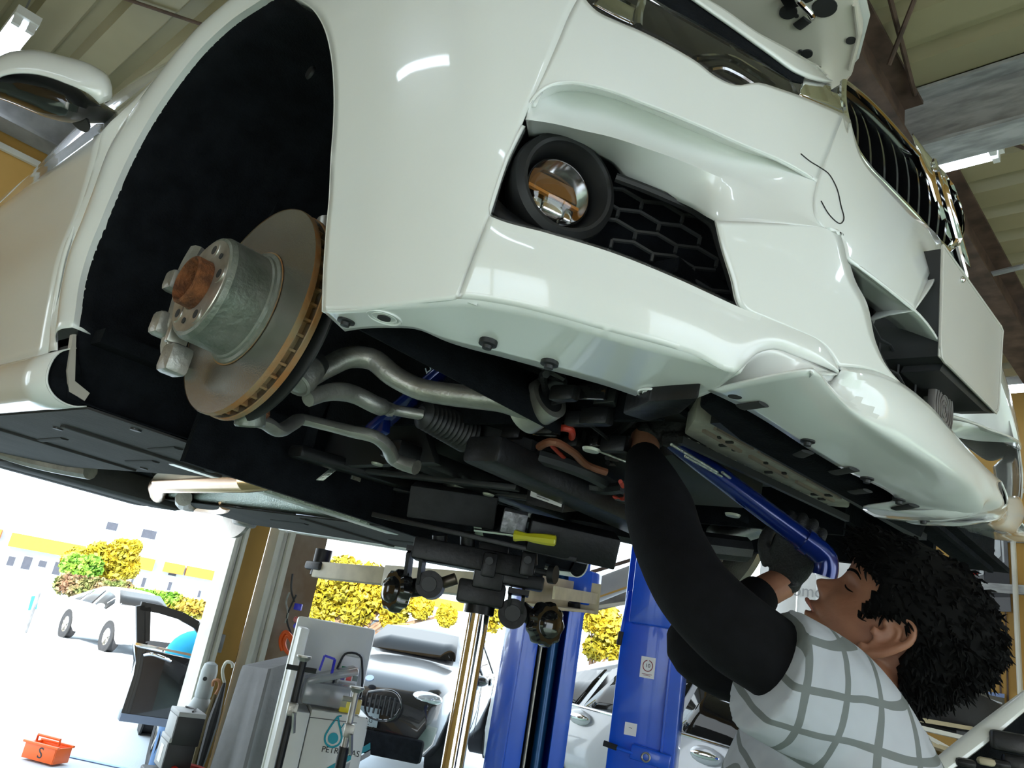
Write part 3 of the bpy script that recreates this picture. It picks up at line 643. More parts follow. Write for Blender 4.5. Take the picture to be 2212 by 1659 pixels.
# ---- wing mirror
mc = cd(128, 178, 1.95)
mxr, myd, mz = CR[0], CR[1], CR[2]
def mpt(px, py, d): return cd(px, py, d)
cap = loft([[mpt(-20, 175, 2.02), mpt(-15, 150, 2.05), mpt(10, 128, 2.06), mpt(60, 117, 2.06), mpt(130, 130, 2.04), mpt(200, 155, 2.0), mpt(226, 175, 1.98), mpt(230, 205, 1.98), mpt(226, 222, 1.98)],
            [mpt(-20, 178, 1.90), mpt(-15, 152, 1.90), mpt(12, 135, 1.90), mpt(60, 128, 1.90), mpt(130, 142, 1.89), mpt(190, 162, 1.88), mpt(214, 182, 1.87), mpt(220, 206, 1.87), mpt(220, 222, 1.88)],
            [mpt(-20, 182, 1.88), mpt(0, 168, 1.87), mpt(30, 160, 1.86), mpt(70, 160, 1.86), mpt(120, 172, 1.86), mpt(140, 180, 1.86), mpt(170, 192, 1.86), mpt(200, 208, 1.87), mpt(216, 224, 1.88)]], 30, 14)
mirr = obj('wing_mirror', cap, m_paint, car, solid=.004)
obj('mirror_housing', rings([[mpt(x-h*.25*math.sin(a), y+h*math.sin(a), d-.075*math.cos(a)*min(1, h/30)) for a in np.arange(16)*2*math.pi/16] for x, y, d, h in catmull([(-60, 172, 1.95, 34), (0, 176, 1.95, 36), (60, 190, 1.95, 43), (110, 207, 1.95, 46), (165, 228, 1.96, 38), (210, 243, 2.0, 24), (245, 252, 2.05, 14)], 20)]), m_gloss, mirr)
obj('puddle_lamp', lathe([(0, -.003), (.03, -.003), (.032, .004), (0, .004)], mpt(172, 258, 1.945), -RW.T[:, 0]*0+np.array((.1, -.5, -1)), 20), m_grey, mirr)
# ---- brake and suspension
m_disc = mat('brake disc face', (.42, .40, .37), .26, .9, var=.18, scale=3, bump=.08, bscale=300)
m_hat = mat('disc hat', (.30, .31, .28), .45, .6, col2=(.16, .18, .15), scale=16, bump=.25, bscale=90)
m_rustd = mat('fresh rust', (.15, .05, .014), .85, var=.4, scale=60, bump=.5, bscale=200)
m_rim = mat('rusty disc rim', (.30, .22, .12), .7, .3, col2=(.36, .16, .05), scale=25, bump=.3)
m_bore = mat('bright hub face', (.55, .54, .50), .35, .8, col2=(.34, .31, .27), scale=22)
HC = np.array((.0, -.78, -.035)); OUTW = np.array((0, -1., 0))
disc = obj('brake_disc', J(lathe([(.098, .0), (.183, .0), (.183, -.010), (.098, -.010)], HC, OUTW, 96, False), lathe([(.098, -.024), (.183, -.024), (.183, -.034), (.098, -.034)], HC, OUTW, 96, False)), m_disc, car, ang=25)
obj('rim_edge', J(lathe([(.1835, .0008), (.1845, -.002), (.1845, -.009), (.1825, -.0102)], HC, OUTW, 96, False), lathe([(.1825, -.0238), (.1845, -.025), (.1845, -.033), (.1825, -.0345)], HC, OUTW, 96, False), lathe([(.097, .001), (.102, .0012)], HC, OUTW, 64, False)), m_rim, disc)
vn = obj('cooling_vanes', J(lathe([(.168, -.010), (.168, -.024)], HC, OUTW, 64, False), *[bar(HC+OUTW*-.017+np.array((.10*math.cos(a), 0, .10*math.sin(a))), HC+OUTW*-.017+np.array((.178*math.cos(a+.1), 0, .178*math.sin(a+.1))), .004, .015, (0, 1, 0)) for a in np.arange(44)*2*math.pi/44]), m_rim, disc, smooth=False); vn['kind'] = 'stuff'
hat = obj('disc_hat', lathe([(.100, -.002), (.099, .004), (.093, .006), (.092, .010), (.089, .012), (.0885, .072), (.0845, .080), (.079, .082)], HC, OUTW, 72, False), m_hat, disc, ang=25)
obj('hub_face', lathe([(.080, .0815), (.079, .083), (.043, .084), (.040, .082)], HC, OUTW, 64, False), m_bore, disc)
obj('hub_bore', lathe([(.041, .083), (.0405, .105), (.037, .108), (.035, .105), (.034, .03), (.0, .03)], HC, OUTW, 48, False), m_rustd, disc)
for k in range(10):
    a = math.radians(36*k+10); r_ = .061; p = HC+OUTW*.0838+np.array((r_*math.cos(a), 0, r_*math.sin(a)))
    if k % 2 == 0:
        obj('bolt_lobe', lathe([(.0, .001), (.015, .001), (.016, -.002)], p, OUTW, 20, False), m_bore, disc)
        obj('bolt_hole', J(lathe([(0, .0015), (.0075, .0015), (.0075, -.004)], p, OUTW, 18, False)), m_seam, disc)
    elif k in (1, 7): obj('locating_hole', lathe([(0, .0015), (.005, .0015), (.005, -.004)], p, OUTW, 14, False), m_seam, disc)
obj('dust_shield', lathe([(.05, -.045), (.165, -.045), (.178, -.055), (.178, -.058), (.05, -.058)], HC, OUTW, 60, False), m_black, car)
# far side brake
obj('brake_disc', mir(J(lathe([(.0, .06), (.085, .06), (.089, .0), (.183, .0), (.183, -.034), (.1, -.034)], HC, OUTW, 64, False))), m_disc, car)
obj('brake_caliper', mir(J(box(HC+(-.12, .06, .0), (.10, .12, .2), bev=.02), box(HC+(-.13, -.02, 0), (.07, .07, .15), bev=.02), tube([HC+(.0, .09, -.1), HC+(-.1, .1, -.16)], .03, 10))), m_alu, car)
# caliper carrier behind the disc
def bp(px, py, y): return cy(px, py, y)
cal = obj('caliper_carrier', tube([bp(430, 545, -.80), bp(404, 600, -.81), bp(392, 650, -.81), bp(384, 700, -.81), bp(372, 750, -.80), bp(385, 800, -.79)], [.018, .02, .016, .02, .02, .014], 10, smooth=24), m_alu, car)
for px, py, sx_, sz_ in ((383, 612, .04, .04), (355, 703, .04, .044), (378, 778, .045, .05)):
    obj('lug', box(bp(px, py, -.825), (sx_, .04, sz_), bev=.009), m_alu, cal)
for px, py in ((412, 612), (388, 715)): obj('guide_clip', box(bp(px, py, -.835), (.014, .035, .05), bev=.003), m_bore, cal)
obj('hub_carrier', J(tube([(0.02, -.70, .1), (.0, -.70, -.05), (.05, -.68, -.11)], .032, 12, smooth=12), box((0, -.70, -.03), (.09, .06, .16), bev=.02)), m_alu, car)
strut = obj('strut', tube([(-.02, -.66, .02), (.02, -.62, .5)], .03, 16), m_alu, car)
obj('spring', tube([np.array((.03, -.62, .2+.28*t/80))+.065*np.array((math.cos(t*.5), math.sin(t*.5), 0)) for t in range(81)], .009, 8), m_blue, strut)
obj('strut_collar', tube([cy(707, 480, -.60), cy(700, 540, -.60)], .022, 14), m_bore, strut)
# control arm, track rod and thrust arm
def path(pts, y0, y1, n=40): 
    k = len(pts); return catmull([cy(*p, y0+(y1-y0)*i/(k-1)) for i, p in enumerate(pts)], n)
arm = obj('control_arm', tube(path([(668, 818), (710, 792), (755, 772), (800, 775), (850, 812), (900, 838), (970, 852), (1040, 860), (1100, 868), (1145, 884)], -.68, -.44), np.interp(np.linspace(0, 1, 40), [0, .2, .5, .85, 1], [.019, .023, .022, .023, .027]), 16, flat=.82), m_alu, car)
obj('arm_bush', J(lathe([(.026, -.03), (.036, -.03), (.036, .03), (.026, .03)], cy(1160, 876, -.43), (.9, -.1, .4), 32, False)), m_bore, arm)
obj('arm_bush_core', lathe([(0, -.028), (.026, -.028), (.026, .028), (0, .028)], cy(1160, 876, -.43), (.9, -.1, .4), 24), m_black, arm)
bj = cy(652, 815, -.70); bd = nrm(cy(650, 850, -.70)-cy(660, 780, -.70)+np.array((0, -.03, 0)))
obj('ball_joint', lathe([(.0, -.03), (.024, -.03), (.027, -.024), (.027, .006), (.025, .01), (.0245, .018), (.021, .021), (.018, .019), (.014, .022), (.0, .025)], bj, bd, 36, False), m_alu, arm)
obj('joint_boot', lathe([(.018, -.05), (.026, -.042), (.0265, -.028), (.02, -.024)], bj, bd, 30, False), m_black, arm)
obj('cast_mark', J(*[place(text(t_, .022, .0004), cy(px, py, yy)-np.array((0, .022, 0)), nrm(cy(px+60, py+14, yy)-cy(px, py, yy)), -nrm(np.cross(nrm(cy(px+60, py+14, yy)-cy(px, py, yy)), (0.2, -1, .2)))) for t_, px, py, yy in (('K', 955, 846, -.515),)]), m_seam, arm)
tr = obj('track_rod', tube(path([(665, 862), (720, 846), (765, 852), (815, 876), (850, 885), (915, 897)], -.68, -.44), np.interp(np.linspace(0, 1, 40), [0, .3, .65, .7, 1], [.013, .016, .016, .010, .010]), 12), m_alu, car)
g0_, g1_ = cy(908, 893, -.445), cy(1010, 938, -.32)
obj('rack_boot', lathe([(r_, np.linalg.norm(g1_-g0_)*t_) for t_, r_ in [(0, .014), (.04, .018)]+[(.08+.9*k/22, (.021 if k % 2 else .027)+.010*k/22) for k in range(23)]+[(1, .02)]], g0_, g1_-g0_, 24), m_black, tr)
obj('lock_nut', lathe([(.013, 0), (.013, .02), (0, .02)], cy(828, 879, -.51), g1_-g0_, 6), m_alu, tr)
ta = obj('thrust_arm', tube(path([(545, 905), (575, 915), (600, 930), (628, 918), (650, 906), (700, 917), (760, 932), (815, 946), (838, 966), (850, 990), (900, 1010)], -.70, -.40, 50), np.interp(np.linspace(0, 1, 50), [0, .2, .5, 1], [.017, .016, .015, .02]), 12, flat=.7), m_alu, car)
b2 = cy(540, 912, -.71); obj('ball_joint', lathe([(0, .025), (.024, .022), (.025, -.004), (.0225, -.007), (.02, -.005), (.0, -.004)], b2, (.1, -.35, 1), 32, False), m_hat, ta)
obj('joint_nut', lathe([(.0, -.012), (.012, -.012), (.012, .012), (0, .012)], cy(562, 889, -.70), (.3, -1, .2), 6), m_rustd, ta)
# mirror image of the linkage on the far side
for nm, o_ in (('control_arm', arm), ('track_rod', tr), ('thrust_arm', ta)):
    V = [tuple(v.co) for v in o_.data.vertices]; F = [tuple(p.vertices) for p in o_.data.polygons]; obj(nm, mir((V, F)), m_alu, car)
# blue chassis brace
bb = obj('chassis_brace', bar(cy(800, 935, -.42), cy(1010, 758, -.36), .042, .02, bev=.007), m_blue, car)
tx = nrm(cy(1000, 768, -.23)-cy(940, 800, -.23)); ty = nrm(np.cross((0.3, -1, -.3), tx)); ty = ty if ty[2] > 0 else -ty
obj('brace_lettering', place(text('HaRDRACE', .026), cy(970, 780, -.395), tx, ty), mat('silver print', (.55, .65, .75), .4), bb)
obj('brace_end', prism([cy(792, 918, -.425), cy(830, 898, -.425), cy(826, 930, -.425), cy(806, 942, -.425), cy(792, 936, -.425)], (0, .02, 0), .003), m_blue, bb)
# ---- black brackets and covers around the linkage
def plate_(name, pts, y, m=m_black, th=.012, mode=1):
    P = [pl(*p, mode, y) for p in pts]; e = np.zeros(3); e[mode] = th; return obj(name, prism(P, e, .002), m, car)
plate_('front_bracket', [(845, 712), (1110, 775), (1105, 880), (1092, 880), (1085, 850), (1062, 805), (1040, 785), (1015, 775)], -.385)
plate_('side_shield', [(975, 880), (1000, 905), (1150, 948), (1142, 1008), (1010, 992)], -.30, m_grey, .1)
plate_('crossmember_side', [(760, 705), (900, 712), (1020, 772), (1000, 860), (720, 830), (700, 770)], -.20, m_grey, .02)
plate_('rear_shield', [(720, 840), (900, 880), (940, 1000), (760, 1005), (560, 1000), (600, 900)], -.28, m_grey, .02)
obj('steering_rack', tube([cy(1000, 930, -.32), (.05, .5, -.06)], .03, 14), m_grey, car)
obj('gearbox_tail', tube([(.1, 0, .03), (-.35, 0, .0), (-1.0, 0, -.06)], [.13, .11, .08], 20, smooth=16), m_grey, car)
obj('engine_block', J(box((.28, 0, .22), (.62, .5, .5), bev=.03), box((.2, .02, -.03), (.5, .36, .12), bev=.03)), m_black, car)
obj('bay_lining', J(box((.1, -.36, .22), (.9, .01, .62)), box((.1, .36, .22), (.9, .01, .62)), box((.0, 0, .55), (1.2, 1.3, .02)), box((-.46, 0, .1), (.02, 1.2, .7))), m_liner, car, smooth=False)
obj('starter_housing', tube([cy(760, 742, -.24), cy(870, 735, -.2)], .028, 16), mat('dull cast', (.4, .38, .34), .5, .5, var=.2), car)
obj('clamp_band', tube([cy(775, 740, -.245), cy(800, 738, -.243)], .031, 16), m_bore, car)
# subframe and lower covers
obj('subframe', J(tube([(.3, .42, -.13), (.25, .3, -.15), (-.1, .27, -.13), (-.42, .36, -.12)], .03, 10, smooth=16), bar((.22, -.4, -.15), (.22, .4, -.15), .09, .05, bev=.01), bar((-.12, -.34, -.13), (-.12, .34, -.12), .07, .04, bev=.01), bar((-.38, -.4, -.16), (-.38, .1, -.13), .06, .03, bev=.01)), m_black2, car)
for px, py in ((815, 1002), (1277, 971), (1055, 1068), (1235, 1131), (1583, 1112), (1395, 1126)):
    obj('drain_plug', lathe([(0, -.004), (.012, -.003), (.014, .001), (.0, .002)], cz(px, py, -.155), (0, 0, 1), 18), mat('zinc plug', (.42, .43, .36), .45, .5), car)
for a, b, z in (((680, 1005), (1120, 1055), -.15), ((640, 1030), (1000, 1075), -.15), ((1030, 1060), (1380, 1110), -.14), ((1100, 1030), (1370, 1085), -.14)):
    obj('support_rail', bar(cz(*a, z), cz(*b, z), .022, .012, bev=.003), m_grey, car)
for a, b, z in (((650, 1052), (880, 1120), -.16), ((760, 1030), (890, 1085), -.16), ((1100, 1105), (1340, 1150), -.14), ((1310, 1090), (1380, 1130), -.14)):
    obj('bright_edge', bar(cz(*a, z), cz(*b, z), .006, .01), m_foil, car)
# control box with its warning sticker
cb = [cy(1140, 1040, -.12), cy(1225, 1062, -.12), cy(1215, 1108, -.12), cy(1135, 1088, -.12)]
ecu = obj('control_box', prism(cb, (-.02, .10, .03), .003), m_black2, car)
sx_ = [cy(1150, 1047, -.1215), cy(1217, 1071, -.1215), cy(1213, 1096, -.1215), cy(1146, 1072, -.1215)]
obj('warning_sticker', prism(sx_, (0, -.0015, 0)), mat('sticker white', (.72, .72, .72), .5, var=.02), ecu, smooth=False)
e1 = (sx_[1]-sx_[0]); e2 = (sx_[3]-sx_[0])
obj('sticker_print', J(*[bar(sx_[0]+e1*.22+e2*v+(0, -.0025, 0), sx_[0]+e1*w_+e2*v+(0, -.0025, 0), .0015, .001) for v, w_ in ((.2, .7), (.36, .86), (.5, .84), (.64, .86), (.8, .6))], prism([sx_[0]+e1*.05+e2*.45+(0, -.002, 0), sx_[0]+e1*.17+e2*.45+(0, -.002, 0), sx_[0]+e1*.11+e2*.12+(0, -.002, 0)], (0, -.001, 0))), m_grey, ecu, smooth=False)
# hoses, looms
m_red = mat('red sleeve', (.45, .04, .02), .5); m_org = mat('brown wire', (.22, .08, .04), .5)
for pts, z, r_, m in (([(1160, 830), (1155, 850), (1165, 875), (1180, 885)], -.06, .006, m_red), ([(1195, 925), (1225, 925), (1235, 945)], -.1, .006, m_red), ([(1165, 965), (1200, 955), (1235, 975), (1280, 1010), (1310, 1020)], -.12, .007, m_org), ([(1190, 960), (1215, 985), (1260, 1018), (1305, 1022)], -.12, .004, m_red),
                      ([(1150, 1000), (1230, 1040), (1300, 1055), (1350, 1052)], -.14, .012, m_black2), ([(1160, 985), (1240, 1010), (1320, 1050)], -.13, .014, m_grey), ([(1290, 1060), (1330, 1075), (1340, 1040)], -.14, .004, m_red)):
    obj('loom', tube([cz(*p, z) for p in pts], r_, 8, smooth=20), m, car)
for px, py, s_ in ((1220, 850, .05), (1290, 900, .06), (1250, 905, .05), (1330, 960, .06), (1180, 925, .05), (1235, 955, .04), (1110, 935, .05), (1330, 1085, .05), (1290, 1130, .06), (1200, 1150, .06)):
    obj('engine_fitting', box(cz(px, py, -.09), (s_*.8, s_*.6, s_*.5), (nrm((1, .3, .1)), nrm((-.3, 1, .2)), (0, 0, 1)), .006), m_black2, car)
rg = random.Random(5)
for _ in range(46):
    px, py = rg.uniform(1150, 1370), rg.uniform(800, 1000); py += (px-1150)*.35
    if rg.random() < .5: obj('engine_fitting', box(cz(px, py, rg.uniform(-.09, -.02)), (rg.uniform(.015, .05), rg.uniform(.01, .03), rg.uniform(.01, .03)), (nrm((1, rg.uniform(-.5, .5), .1)), nrm((-.3, 1, rg.uniform(-.4, .4))), (0, 0, 1)), .002), rg.choice([m_black, m_black2, m_gloss, m_grey]), car)
    else: obj('engine_pipe', tube([cz(px+rg.uniform(-60, 60), py+rg.uniform(-40, 40), rg.uniform(-.1, -.02)) for _k in range(3)], rg.uniform(.003, .007), 6, smooth=10), rg.choice([m_black, m_gloss, m_black2, m_black2, m_grey]), car)
for _ in range(26):
    px = rg.uniform(620, 1120); py = 985+(px-620)*.12+rg.uniform(0, 70)
    obj('underbody_rod', tube([cz(px-rg.uniform(20, 90), py-rg.uniform(0, 18), -.13), cz(px, py, -.14), cz(px+rg.uniform(20, 90), py+rg.uniform(0, 22), -.13)], rg.uniform(.003, .008), 6, smooth=8), rg.choice([m_black, m_gloss, m_black2, m_foil]), car)
for a, b in (((1480, 985), (1660, 1085)), ((1270, 965), (1360, 1000)), ((1450, 960), (1550, 1020)), ((1560, 1020), (1610, 1058))): obj('bright_edge', tube([cz(*a, -.10), cz(*b, -.10)], .0025, 6), m_foil, car)  # thin foil rods put in as highlights along lit edges
# radiator and the duct in front of it
rp_ = [(1478, 938), (1500, 905), (1560, 925), (1700, 1000), (1832, 1078), (1834, 1098), (1772, 1092), (1640, 1030)]
rad = obj('radiator_base', prism([cz(*p, -.07) for p in rp_], (0, 0, .04), .004), mat('radiator moulding', (.46, .44, .38), .6, col2=(.30, .28, .24), scale=25), car)
for a, b in (((1520, 930), (1600, 975)), ((1545, 925), (1625, 968)), ((1620, 985), (1700, 1030)), ((1640, 975), (1740, 1030)), ((1720, 1040), (1800, 1082)), ((1745, 1035), (1815, 1075))):
    obj('moulded_rib', bar(cz(*a, -.072), cz(*b, -.072), .006, .006), mat('rib brown', (.28, .22, .18), .6), rad)
for px, py in ((1548, 945), (1562, 962), (1575, 955), (1590, 972), (1650, 1000), (1690, 1022), (1660, 1020), (1760, 1068), (1775, 1078), (1790, 1070)):
    obj('moulded_recess', box(cz(px, py, -.0715), (.014, .007, .004), bev=.001), m_seam, rad)
for k in range(16):
    t_ = k/15; p = cz(1482+300*t_, 952+140*t_, -.074); obj('edge_tab', box(p, (.012, .007, .008)), rad.data.materials[0], rad, smooth=False)
obj('radiator_duct', J(prism([cz(*p, -.11) for p in ((1508, 880), (1545, 868), (2000, 1140), (1990, 1165), (1900, 1115), (1600, 950))], (0, 0, .05), .006)), m_liner, car)
obj('duct_frame', J(bar(cz(1548, 905, -.09), cz(1990, 1160, -.1), .02, .012), bar(cz(1470, 950, -.085), cz(1830, 1120, -.085), .01, .012)), m_grey, car, smooth=False)
obj('jack_point', prism([cz(*p, -.145) for p in ((1343, 895), (1400, 868), (1510, 862), (1470, 895), (1400, 912))], (0, 0, .03), .004), m_black2, car)
obj('front_lining', J(box((.50, 0, .14), (.02, 1.2, .34)), box((.3, .62, .05), (.7, .02, .3)), box((.45, 0, .02), (.5, 1.2, .02))), m_liner, car, smooth=False)
# ---- undertray with tunnel and exhaust
ut = obj('undertray', J(box2((-2.6, -.80, -.205), (-.50, -.27, -.20)), box2((-2.6, .27, -.205), (-.78, .76, -.20))), m_tray, car, smooth=False)
for y0, y1, x in ((-.72, -.30, -.9), (-.72, -.30, -1.5), (.3, .74, -.8), (.3, .74, -1.4)): obj('tray_rib', box2((x-.02, y0, -.212), (x+.02, y1, -.2), .003), m_tray, ut)
for x, y, l in ((-.62, -.55, .2), (-1.05, -.42, .25), (-1.2, -.62, .3), (-.75, -.36, .18), (-.9, .55, .3), (-1.6, .45, .3)):
    obj('tray_slot', tube([(x, y, -.206), (x-l, y+.02, -.206)], .012, 8, flat=.3), m_seam, ut)
for px, py in ((1140, 0),): pass
for x, y in ((-.55, -.68), (-.55, -.34), (-1.0, -.7), (-1.35, -.33), (-.55, .4), (-1.0, .7)): obj('tray_bolt', lathe([(0, -.004), (.012, -.003), (.013, .001)], (x, y, -.206), (0, 0, 1), 14, False), m_black, ut)
tun = [[(x, y, z) for y, z in ((-.28, -.195), (-.2, -.11), (0, -.08), (.2, -.11), (.28, -.195))] for x in (-.42, -1.0, -1.8, -2.6)]
obj('heat_shield', loft(tun, 20, 24), m_foil, car, solid=.002)
exh = obj('exhaust_pipe', tube([cz(352, 1042, -.205), cz(540, 1034, -.20), cz(600, 1040, -.19)], [.038, .038, .022], 20), m_pipe, car)
obj('exhaust_pipe_bend', tube([cz(352, 1042, -.205), cz(340, 1056, -.20), cz(380, 1084, -.19), cz(450, 1094, -.185), cz(490, 1085, -.18)], .034, 16, smooth=24), m_pipe, exh)
obj('flange_ring', lathe([(.03, -.008), (.05, -.008), (.05, .008), (.03, .008)], cz(655, 1030, -.175), (1, .1, 0), 28), m_black2, exh)
obj('ribbed_grating', J(*[box2((-.62-.022*k, .0+.0*k, -.20), (-.615-.022*k, .16, -.17)) for k in range(14)], box2((-.95, .0, -.17), (-.6, .16, -.165))), m_black, car, smooth=False)
obj('crossmember', bar((-.98, -.4, -.2), (-.98, .4, -.2), .07, .015, bev=.004), m_foil, car)
obj('crossmember', bar((-.6, -.35, -.205), (-.6, .2, -.19), .05, .012, bev=.004), m_foil, car)
obj('floor_pan', box2((-3.4, -.84, -.08), (-.45, .84, -.05)), m_liner, car, smooth=False)
# ---- rear axle: wheels hang down
for s in (-1, 1):
    c_ = np.array((-2.81, s*.80, -.12))
    tw = obj('rear_brake_disc', lathe([(.0, .05), (.08, .05), (.085, .0), (.165, .0), (.165, -.02), (.05, -.02)], c_, (0, s, 0), 48, False), m_disc, car)
    obj('rear_caliper', box(c_+(.12, -s*.03, 0), (.1, .11, .2), bev=.02), m_alu, tw)
    obj('rear_arch_liner', rings([[(-2.81+.43*math.cos(a), y, .02+.43*math.sin(a)) for a in np.linspace(-.3, math.pi+.3, 30)] for y in (s*.9, s*.5)], False), m_liner, car, solid=.003)
    obj('rear_arm', tube([(-2.81, s*.62, -.16), (-2.5, s*.35, -.2), (-2.2, s*.2, -.2)], .035, 10, smooth=12), m_alu, car)
obj('rear_axle', J(box((-2.75, 0, -.18), (.36, .8, .12), bev=.04), tube([(-2.81, -.65, -.14), (-2.81, .65, -.14)], .03, 10)), m_tray, car)
obj('silencer', box((-3.25, 0, -.15), (.28, 1.0, .16), bev=.06), m_tray, car)
obj('rear_bumper', loft([[(-3.3, -.9, .1), (-3.66, -.78, .1), (-3.75, 0, .1), (-3.66, .78, .1), (-3.3, .9, .1)], [(-3.3, -.9, .4), (-3.62, -.78, .4), (-3.7, 0, .42), (-3.62, .78, .4), (-3.3, .9, .4)]], 24, 10), m_paint, car, solid=.003)
# ================================================================== the mechanic
m_skin = mat('skin', (.36, .165, .098), .5, var=.10, scale=30, bump=.05, bscale=250, col2=(.30, .13, .075)); m_skin.node_tree.nodes['Principled BSDF'].inputs['Subsurface Weight'].default_value = .08
m_hair = mat('black hair', (.0022, .002, .002), .75, var=.3, spec=.12)
m_sleeve = mat('black stretch sleeve', (.0045, .0045, .006), .9, spec=.2, var=.25, scale=40, bump=.12, bscale=400, sheen=.0)
m_glove = mat('black work glove', (.010, .010, .011), .65, var=.3, scale=60, bump=.3, bscale=250)
m_navy = mat('navy work cloth', (.02, .025, .07), .8, var=.2, bump=.2, bscale=200)
RT, UPV, TO = RW[0], -RW[1], -RW[2]
HPX = np.array((1905., 1375.)); HD = 1.05; EAR = W(*HPX, HD); KPX = FPX/HD
hF = nrm(-.743*RT+.669*UPV); hU = nrm(.669*RT+.743*UPV); hL = -nrm(wray(*HPX)); hF = nrm(hF-np.dot(hF, hL)*hL); hU = nrm(hU-np.dot(hU, hL)*hL)
def hp_(f_, y_, u_): return EAR+1.065*f_*hF+(y_-.072)*hL+1.065*u_*hU
def fu2px(f_, u_): return HPX+KPX*(f_*np.array((-.743, -.669))+u_*np.array((.669, -.743)))
person = thing('person', 'mechanic in a checked white shirt reaching up under the bumper', 'person', (0, 0, 0))
cI = lambda u_, T: np.interp(u_, [a for a, b in T], [b for a, b in T])
FB = [(-.085, .035), (-.072, .066), (-.062, .077), (-.05, .081), (-.035, .083), (-.015, .086), (0, .085), (.02, .081), (.035, .083), (.055, .088), (.075, .085), (.095, .070), (.112, .04), (.124, .0)]
BB = [(-.085, -.045), (-.06, -.058), (-.03, -.075), (0, -.09), (.04, -.10), (.07, -.097), (.095, -.075), (.112, -.045), (.124, -.005)]
WB = [(-.085, .042), (-.07, .048), (-.05, .056), (-.02, .064), (.01, .070), (.04, .074), (.07, .073), (.095, .058), (.112, .036), (.124, .004)]
def head_mesh():
    us_ = np.r_[np.linspace(-.085, .05, 70), np.linspace(.052, .124, 26)]; th = np.arange(96)*2*math.pi/96; R = []
    for u_ in us_:
        a, b, w = cI(u_, FB), cI(u_, BB), cI(u_, WB); row = []
        for t in th:
            c_, s_ = math.cos(t), math.sin(t); cc = (a+b)/2; r_ = (a-b)/2
            f_ = cc+r_*np.sign(c_)*abs(c_)**.9; y_ = w*s_*(1-.22*max(c_, 0)**2)
            if c_ > 0:
                g = lambda y0, u0, sy, su, h: h*math.exp(-((abs(y_)-y0)/sy)**2-((u_-u0)/su)**2)
                f_ += g(0, -.003, .0115, .010, .017)+g(0, .008, .008, .012, .008)+g(0, .022, .007, .012, .002)      # nose
                f_ += g(.013, -.008, .006, .006, .008)                                                                # nostril wing
                f_ += g(0, -.030, .020, .0055, .012)+g(0, -.044, .018, .0055, .009)-g(0, -.0372, .022, .0026, .012)   # lips, parted
                f_ += g(0, -.062, .018, .010, .012)                                                                   # chin
                f_ -= g(.031, .020, .013, .010, .010); f_ += g(.031, .019, .009, .006, .007)+g(.03, .034, .018, .006, .004)   # eye
                f_ += g(.04, -.004, .016, .014, .004)                                                                 # cheek
            row.append(hp_(f_, y_, u_))
        R.append(row)
    return rings(R)
def ear(s):
    c_ = lambda f_, u_, o=0.: hp_(f_, s*(.074+o), u_)
    loop = [c_(.012, -.022, .0), c_(.004, -.03, .003), c_(-.008, -.02, .008), c_(-.020, .0, .014), c_(-.026, .020, .016), c_(-.018, .034, .013), c_(-.002, .034, .008), (c_(.008, .022, .004)), c_(.006, .012, .002)]
    inner = [c_(.004, -.016, .003), c_(-.008, -.008, .007), c_(-.014, .008, .009), c_(-.010, .02, .008), c_(0, .02, .004)]
    conch = loft([[c_(.006, -.02, -.004), c_(-.016, .0, -.002), c_(-.018, .022, .0), c_(-.002, .03, .0)], [c_(.006, -.014, -.004), c_(-.006, .0, -.012), c_(-.006, .016, -.012), c_(.0, .022, -.004)]], 10, 5)
    return J(tube(catmull(loop, 30), np.interp(np.linspace(0, 1, 30), [0, .1, .5, 1], [.006, .0075, .0055, .004]), 8), tube(catmull(inner, 16), .0035, 8), tube([c_(.010, -.006, .002), c_(.011, .004, .002)], .005, 8),
             rings([[c_(f_*k-.006, u_*k+.004, o) for f_, u_ in ((.012, -.026), (-.006, -.022), (-.016, -.002), (-.018, .02), (-.008, .028), (.006, .02), (.012, 0))] for k, o in ((1., .006), (1., -.008))]))
NB = W(1848, 1528, 1.08); hd = nrm((-RT*1.0+UPV*0)*np.array((1, 1, 0)))
LR = nrm(TO*np.array((1, 1, 0)))
PEL = NB+hd*.10+np.array((0, 0, -.54)); TA = nrm(NB-PEL); LR = nrm(LR-np.dot(LR, TA)*TA); FR = np.cross(LR, TA)
if np.dot(FR, hd) < 0: FR = -FR
TL = np.linalg.norm(NB-PEL)
def torso(grow=0., lo=-.06, hi=1.05, n=40):
    R = []
    for t in np.linspace(lo, hi, 24):
        a = cI(t, [(-.06, .115), (.25, .112), (.5, .12), (.75, .125), (.88, .115), (.97, .085), (1.05, .06)])+grow; b = cI(t, [(-.06, .165), (.25, .155), (.5, .17), (.75, .185), (.88, .18), (.97, .12), (1.05, .07)])+grow
        c_ = PEL+TA*TL*t+FR*.015*math.sin(t*3); R.append([c_+a*math.cos(q)*FR+b*math.sin(q)*LR for q in np.arange(n)*2*math.pi/n])
    return rings(R)
